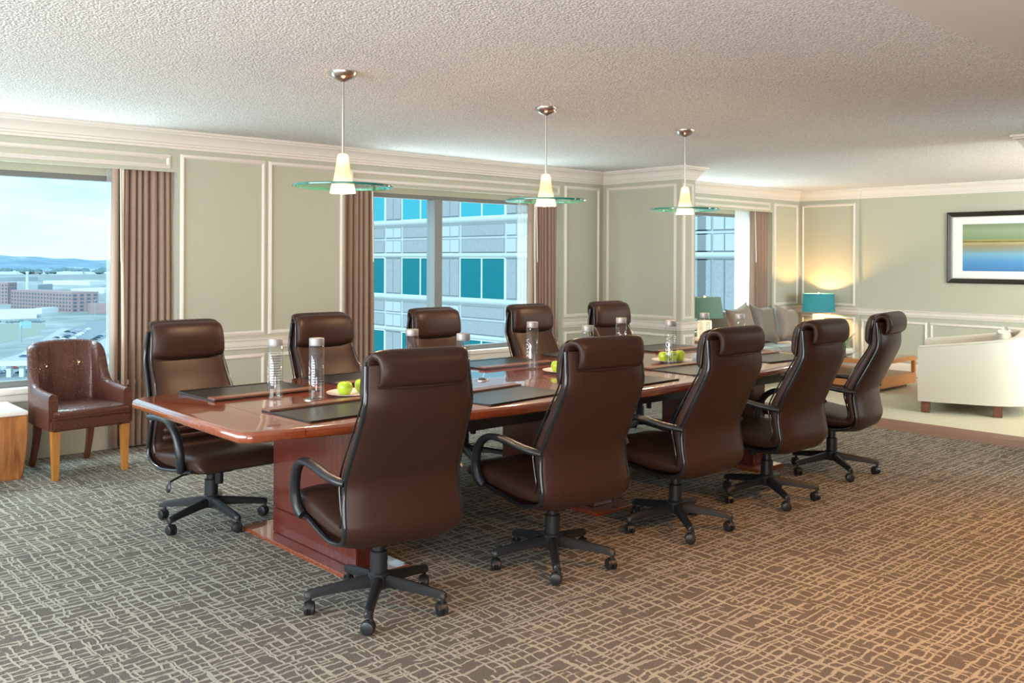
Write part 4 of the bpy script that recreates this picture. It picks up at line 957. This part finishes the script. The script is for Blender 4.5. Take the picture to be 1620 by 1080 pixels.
def tpanel(name, y0, y1, z0, z1, m, depth=0.10, parent=tw, proud=0.0):
    k = (round(y1 - y0, 3), round(z1 - z0, 3), name, m.name, depth)
    if k not in pcache:
        pcache[k] = mesh_from(name, MB().box(-depth, 0, 0, y1 - y0, 0, z1 - z0).box(-0.012, 0, -0.035, y1 - y0 + 0.035, -0.035, z1 - z0 + 0.035), smooth=0)
        pcache[k].materials.append(m); pcache[k].materials.append(MO['joint'])
        for q_ in list(pcache[k].polygons)[6:]: q_.material_index = 1
    return obj(name, pcache[k], None, parent, loc=(-proud, y0 - 30, z0 + z00))
for fl in range(-2, 3):
    zb = -0.22 + 3.5 * fl                      # window sill height of this floor
    for k in range(-2, 3):
        y0 = 28.26 + 4.36 * k
        if y0 < 19.4: continue
        gm = MO['glass_sky'] if fl >= 1 else MO['glass_lo']
        wdw = obj('tower_window', MB().box(-0.06, 0.0, -0.05, 2.93, -0.05, 0.0).box(-0.06, 0, -0.05, 0, 0, 1.69).box(-0.06, 0, 2.88, 2.93, 0, 1.69).box(-0.06, 0, -0.05, 2.93, 1.69, 1.74).box(-0.06, 0, 1.42, 1.48, 0, 1.69), MO['alu'], tw, loc=(0, y0 - 30, zb + z00), smooth=0)
        for a, b in ((0.002, 1.418), (1.482, 2.878)):
            obj('pane', MB().box(-0.03, -0.004, a, b, 0.002, 1.688), gm, wdw, smooth=0)
        tpanel('granite_panel', y0 + 0.05, y0 + 2.83, zb + 1.69 + 0.98, zb + 3.5 - 0.38, MO['granite'], 0.05)
        tpanel('granite_panel', y0 + 0.05, y0 + 2.83, zb + 1.69 + 0.28, zb + 1.69 + 0.82, MO['granite'], 0.05)
        for a in (y0 - 1.33, y0 - 0.70):
            tpanel('granite_panel', a, a + 0.56, zb + 0.06, zb + 1.66, MO['granite'], 0.05)
            for za, zz in ((0.28, 0.82), (0.98, 1.43)):
                tpanel('inset_panel', a, a + 0.56, zb + 1.69 + za, zb + 1.69 + zz, MO['inset'], 0.05)
    # rounded sill courses and joints running the whole face
    for zc, r_ in ((zb - 0.14, 0.13), (zb + 1.69 + 0.14, 0.10)):
        obj('string_course', MB().tube([(-0.02, -14.4, zc + z00), (-0.02, 29.9, zc + z00)], r_, 10), MO['stone'], tw, smooth=60)
    # blank bay at the near end of the face
    for y0, y1 in ((19.05, 19.4), (18.03, 18.56), (17.52, 17.92), (17.08, 17.46), (16.1, 16.9)):
        tpanel('granite_panel', y0, y1, zb + 0.06, zb + 1.66, MO['granite'], 0.05)
        for za, zz in ((0.28, 0.82), (0.98, 1.43)):
            tpanel('inset_panel', y0, y1, zb + 1.69 + za, zb + 1.69 + zz, MO['inset'], 0.05)

# ------------------------------------------------------------------ outside: city
GZ = -55.0
gm_, t, p = mat('city_ground')
co = t.nodes.new('ShaderNodeTexCoord'); nz = N(t, 'ShaderNodeTexNoise', Scale=0.012, Detail=8.0, Roughness=0.65); t.links.new(co.outputs['Object'], nz.inputs[0])
cc = ramp(t, nz.outputs[0], [(0.3, (0.16, 0.19, 0.18)), (0.45, (0.30, 0.33, 0.30)), (0.55, (0.42, 0.42, 0.38)), (0.7, (0.60, 0.60, 0.57))])
t.links.new(cc, p.inputs['Base Color']); p.inputs['Roughness'].default_value = 0.9
obj('ground', MB().box(-6000, 4000, 60, 9000, GZ - 5, GZ), gm_, kind=st, smooth=0)
# hills
hm, t, p = mat('hazed_wooded_hills')
co = t.nodes.new('ShaderNodeTexCoord'); nz = N(t, 'ShaderNodeTexNoise', Scale=0.006, Detail=8.0, Roughness=0.7); t.links.new(co.outputs['Object'], nz.inputs[0])
cc = ramp(t, nz.outputs[0], [(0.38, (0.17, 0.28, 0.36)), (0.58, (0.26, 0.37, 0.43)), (0.68, (0.55, 0.58, 0.58))])  # bluish tones carry painted distance haze
t.links.new(cc, p.inputs['Base Color']); p.inputs['Roughness'].default_value = 0.9
def ridge(name, label_y0, dist, x0, x1, hfun, m):
    n = 90; mb = MB(); rows = []
    for d_, q in ((0, 0.0), (350, 0.35), (800, 0.75), (1300, 1.0), (2200, 0.6)):
        row = []
        for i in range(n + 1):
            x = lerp(x0, x1, i / n)
            row.append((x, dist + d_, GZ - 2 + q * hfun(x) * (1 + (0.12 * sin(x * 0.011 + d_) if 0 < q < 1 else 0))))
        rows.append(row)
    v = [p_ for r_ in rows for p_ in r_]; f = [(k * (n + 1) + i, k * (n + 1) + i + 1, (k + 1) * (n + 1) + i + 1, (k + 1) * (n + 1) + i) for k in range(4) for i in range(n)]
    mb.add(v, f); return obj(name, mb, m, kind=st, smooth=180)
ridge('hills', 0, 3600, -3000, 5200, lambda x: 62 + 9 * sin(x * 0.0023 + 0.6) + 8 * sin(x * 0.0071) + 3 * sin(x * 0.031) + 2 * sin(x * 0.083), hm)
brick = simple('far_red_brick', (0.46, 0.30, 0.29), 0.9, vary=(0.3, 0.12)); pale = simple('far_white_roof', (0.74, 0.74, 0.72), 0.8); greyb = simple('far_grey_block', (0.42, 0.44, 0.45), 0.9)
dkwin = simple('far_dark_window', (0.15, 0.17, 0.21), 0.3); road = simple('pale_road', (0.50, 0.50, 0.47), 0.9); asphalt = simple('grey_lot', (0.30, 0.32, 0.32), 0.95); field = simple('dry_field', (0.36, 0.36, 0.28), 0.95)
def city_point(px, py): return Vector((*on_z(px, py, GZ), GZ))
def block(name, label, p0, p1, depth, h, m, cat='building', group=None, floors=0, bays=0, win=(0.5, 0.55)):
    """p0,p1: base of the visible face (left,right); box extends away from us"""
    a, b = Vector(p0), Vector(p1); d = (b - a); L = d.length; d.normalize(); nrm = Vector((-d.y, d.x, 0))
    if nrm.dot(a) < 0: nrm = -nrm
    ang = math.atan2(d.y, d.x)
    t = thing(name, label, cat, (a.x, a.y, GZ), ang, group)
    s_ = 1 if nrm.dot(Vector((-sin(ang), cos(ang), 0))) > 0 else -1
    obj('block_wall', MB().box(0, L, min(0, s_ * depth), max(0, s_ * depth), 0, h), m, t, smooth=0)
    if floors:
        mw = mesh_from('far_window', MB().box(0, L / bays * win[0], -0.25, 0.05, 0, h / (floors + 0.4) * win[1]), smooth=0); mw.materials.append(dkwin)
        for fi in range(floors):
            for bi in range(bays):
                obj('far_window', mw, None, t, loc=((bi + 0.5 - win[0] / 2) * L / bays, 0, (fi + 0.3) * h / (floors + 0.4)))
        me2 = mesh_from('far_window', MB().box(L - 0.05, L + 0.25, 0, depth / 4 * 0.5, 0, h / (floors + 0.4) * win[1]), smooth=0); me2.materials.append(dkwin)
        for fi in range(floors):
            for bi in range(4):
                obj('far_window', me2, None, t, loc=(0, s_ * ((bi + 0.25) * depth / 4), (fi + 0.3) * h / (floors + 0.4)))
    return t
block('brick_factory', 'long five storey red brick factory with rows of dark windows beyond the car park', city_point(17, 488), city_point(113, 494), 30, 20.5, brick, floors=5, bays=20)
block('brick_factory', 'older brick mill behind the left end of the long factory', city_point(-40, 481), city_point(12, 481), 24, 26, brick, floors=6, bays=10)
sk = city_point(43, 478)
tag(obj('smokestack', MB().lathe([(2.3, 0), (1.7, 36), (2.0, 36.5), (2.0, 38.5), (1.4, 38.5), (1.4, 20), (0, 20)], n=16), pale, loc=sk), 'pale smokestack rising behind the brick factory', 'chimney')
for a, b, dp, h, m, lb in (((-20, 505), (58, 503), 40, 7, pale, 'low white shed in front of the brick factory'), ((66, 496), (92, 494), 8, 5.5, pale, 'small white canopy shed beside the factory corner'),
                           ((68, 450), (142, 451), 70, 8, pale, 'long white roofed warehouse beyond the factory'), ((112, 463), (165, 464), 60, 7, pale, 'white curved warehouse right of the factory'),
                           ((142, 496), (178, 495), 14, 10, brick, 'low brick block beside the curtain edge'), ((26, 462), (60, 462), 60, 12, greyb, 'grey block behind the smokestack'),
                           ((-20, 446), (60, 444), 60, 10, greyb, 'far pale blocks along the foot of the hill'), ((128, 476), (170, 475), 30, 8, greyb, 'grey low block behind the brick one'),
                           ((90, 440), (170, 439), 80, 9, greyb, 'distant grey sheds under the hill')):
    block('far_building', lb, city_point(*a), city_point(*b), dp, h, m)
def strip(name, pts, z, m): 
    v = [Vector((*on_z(px, py, GZ + z), GZ + z)) for px, py in pts]
    return obj(name, MB().prism([(q.x, q.y) for q in v], GZ - 1, GZ + z), m, kind=st, smooth=0)
strip('road', [(30, 560), (-60, 585), (-60, 600), (62, 575), (108, 520), (98, 518)], 0.15, road)
strip('road_parking', [(62, 577), (108, 521), (150, 508), (190, 505), (190, 520), (70, 590), (-60, 640), (-60, 603)], 0.12, asphalt)
strip('road_highway', [(190, 522), (190, 566), (120, 600), (-20, 620), (60, 592)], 0.2, road)
strip('field', [(-60, 512), (72, 512), (60, 530), (-60, 556)], 0.1, field)
# elevated road with piers
va, vb = Vector((*on_z(-40, 548, GZ + 9), GZ + 9)), Vector((*on_z(200, 546, GZ + 9), GZ + 9))
va, vb = Vector((*on_z(-40, 575, GZ + 7), 0)), Vector((*on_z(200, 571, GZ + 7), 0))
dv = (vb - va).normalized(); nv = Vector((-dv.y, dv.x, 0)); L = (vb - va).length
via = thing('viaduct', 'pale elevated roadway on piers crossing the car park', 'bridge', (va.x, va.y, GZ), math.atan2(dv.y, dv.x))
obj('deck', MB().box(0, L, 0, 9, 5.6, 7.0), pale, via, smooth=0)
for k in range(12):
    obj('bridge_pier', MB().box(L * (k + 0.5) / 12 - 1, L * (k + 0.5) / 12 + 1, 2, 5, 0, 5.6), pale, via, smooth=0)
# billboard and light poles
bp_ = city_point(33, 541)
bb = thing('billboard', 'blank pale blue roadside billboard on a post', 'billboard', bp_, 0.4)
obj('post', MB().box(-0.5, 0.5, -0.5, 0.5, 0, 11), greyb, bb); obj('board', MB().box(-0.6, 7.5, -0.4, 0.4, 9.0, 13.5), simple('billboard_blue', (0.42, 0.66, 0.72), 0.7), bb)
obj('light_pole', MB().tube([(0, 0, 0), (0, 0, 16), (2.0, 0, 17)], 0.25, 6), greyb, loc=city_point(150, 500))
tag(bpy.data.objects['light_pole'], 'thin street light pole beyond the parked cars', 'street light')
# parked cars
car = MB(); car.rings([[Vector((x, s_ * w, z)) for x, z in ((-2.2, 0.3), (2.2, 0.3), (2.25, 0.8), (1.2, 0.95), (0.6, 1.45), (-1.2, 1.45), (-2.0, 0.95), (-2.25, 0.8))] for s_, w in ((-1, 0.85), (1, 0.85))], True)
paints = [simple('car_paint_%s' % n, c, 0.3) for n, c in (('white', (0.75, 0.76, 0.77)), ('silver', (0.42, 0.45, 0.47)), ('blue', (0.06, 0.11, 0.22)), ('dark', (0.04, 0.05, 0.06)), ('red', (0.35, 0.05, 0.06)))]
cmes = []
for m in paints:
    me = mesh_from('parked_car', car, smooth=0); me.materials.append(m); cmes.append(me)
cols = ['white', 'silver', 'dark blue', 'black', 'red']
rnd = random.Random(12)
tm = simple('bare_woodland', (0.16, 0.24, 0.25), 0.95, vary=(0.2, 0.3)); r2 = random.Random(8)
mb = MB(); mid = []
def grow(n): mid.extend([n] * (len(mb.f) - len(mid)))
for k in range(420):
    px, py = r2.uniform(-30, 180), 421 + 13 * r2.random() ** 1.2
    x, y = on_z(px, py, GZ)
    if k % 2:
        L, D, h = r2.uniform(14, 50), r2.uniform(12, 30), r2.uniform(4, 10)
        mb.box(x - L, x + L, y - D, y + D, GZ - 1, GZ + h); grow(r2.choice((0, 0, 1, 2)))
    else:
        r = r2.uniform(8, 20); mb.lathe([(0, 0), (r, r * 0.4), (r * 0.9, r * 0.8), (0, r * 1.1)], (x, y, GZ), 6); grow(3)
me = bpy.data.meshes.new('distant_town'); me.from_pydata([tuple(p) for p in mb.v], [], mb.f)
for m_ in (pale, greyb, brick, tm): me.materials.append(m_)
me.polygons.foreach_set('material_index', mid)
o = obj('distant_town', me, None, kind='stuff'); o['label'] = 'scatter of tiny roofs and bare trees across the valley below the hills'; o['category'] = 'town'
mb = MB()
for k in range(40):
    px, py = r2.uniform(-30, 70), r2.uniform(509, 511)
    x, y = on_z(px, py, GZ); r = r2.uniform(0.8, 1.6); mb.lathe([(0, 0), (r, r * 0.5), (r * 0.9, r), (0, r * 1.5)], (x, y, GZ), 6)
o = obj('scrub_line', mb, tm, smooth=60, kind='stuff'); o['label'] = 'line of dark scrub along the edge of the dry field'; o['category'] = 'bushes'
def car_row(a, b, n, zoff=0.2):
    p0, p1 = Vector((*on_z(*a, GZ), GZ)), Vector((*on_z(*b, GZ), GZ)); d = (p1 - p0)
    for k in range(n):
        if rnd.random() < 0.12: continue
        q = p0 + d * ((k + 0.5) / n)
        if -4 < (Vector((q.x, q.y, 0)) - va).dot(Vector((-dv.y, dv.x, 0))) < 13: continue      # keeps the viaduct's own strip clear
        ci = rnd.choices(range(5), (5, 4, 4, 4, 0.5))[0]
        o = obj('parked_car', cmes[ci], None, loc=(q.x, q.y, GZ + zoff), rz=math.atan2(d.y, d.x) + pi / 2)
        tag(o, 'small %s car parked in the rows far below the city window' % cols[ci], 'car', '%s cars in the car park' % cols[ci])
car_row((34, 567), (108, 525), 17); car_row((54, 564), (124, 523), 15); car_row((76, 561), (141, 521), 14)
car_row((-2, 592), (36, 578), 13); car_row((10, 600), (62, 580), 16); car_row((108, 562), (172, 525), 13); car_row((120, 586), (172, 562), 14); car_row((128, 596), (172, 575), 12)
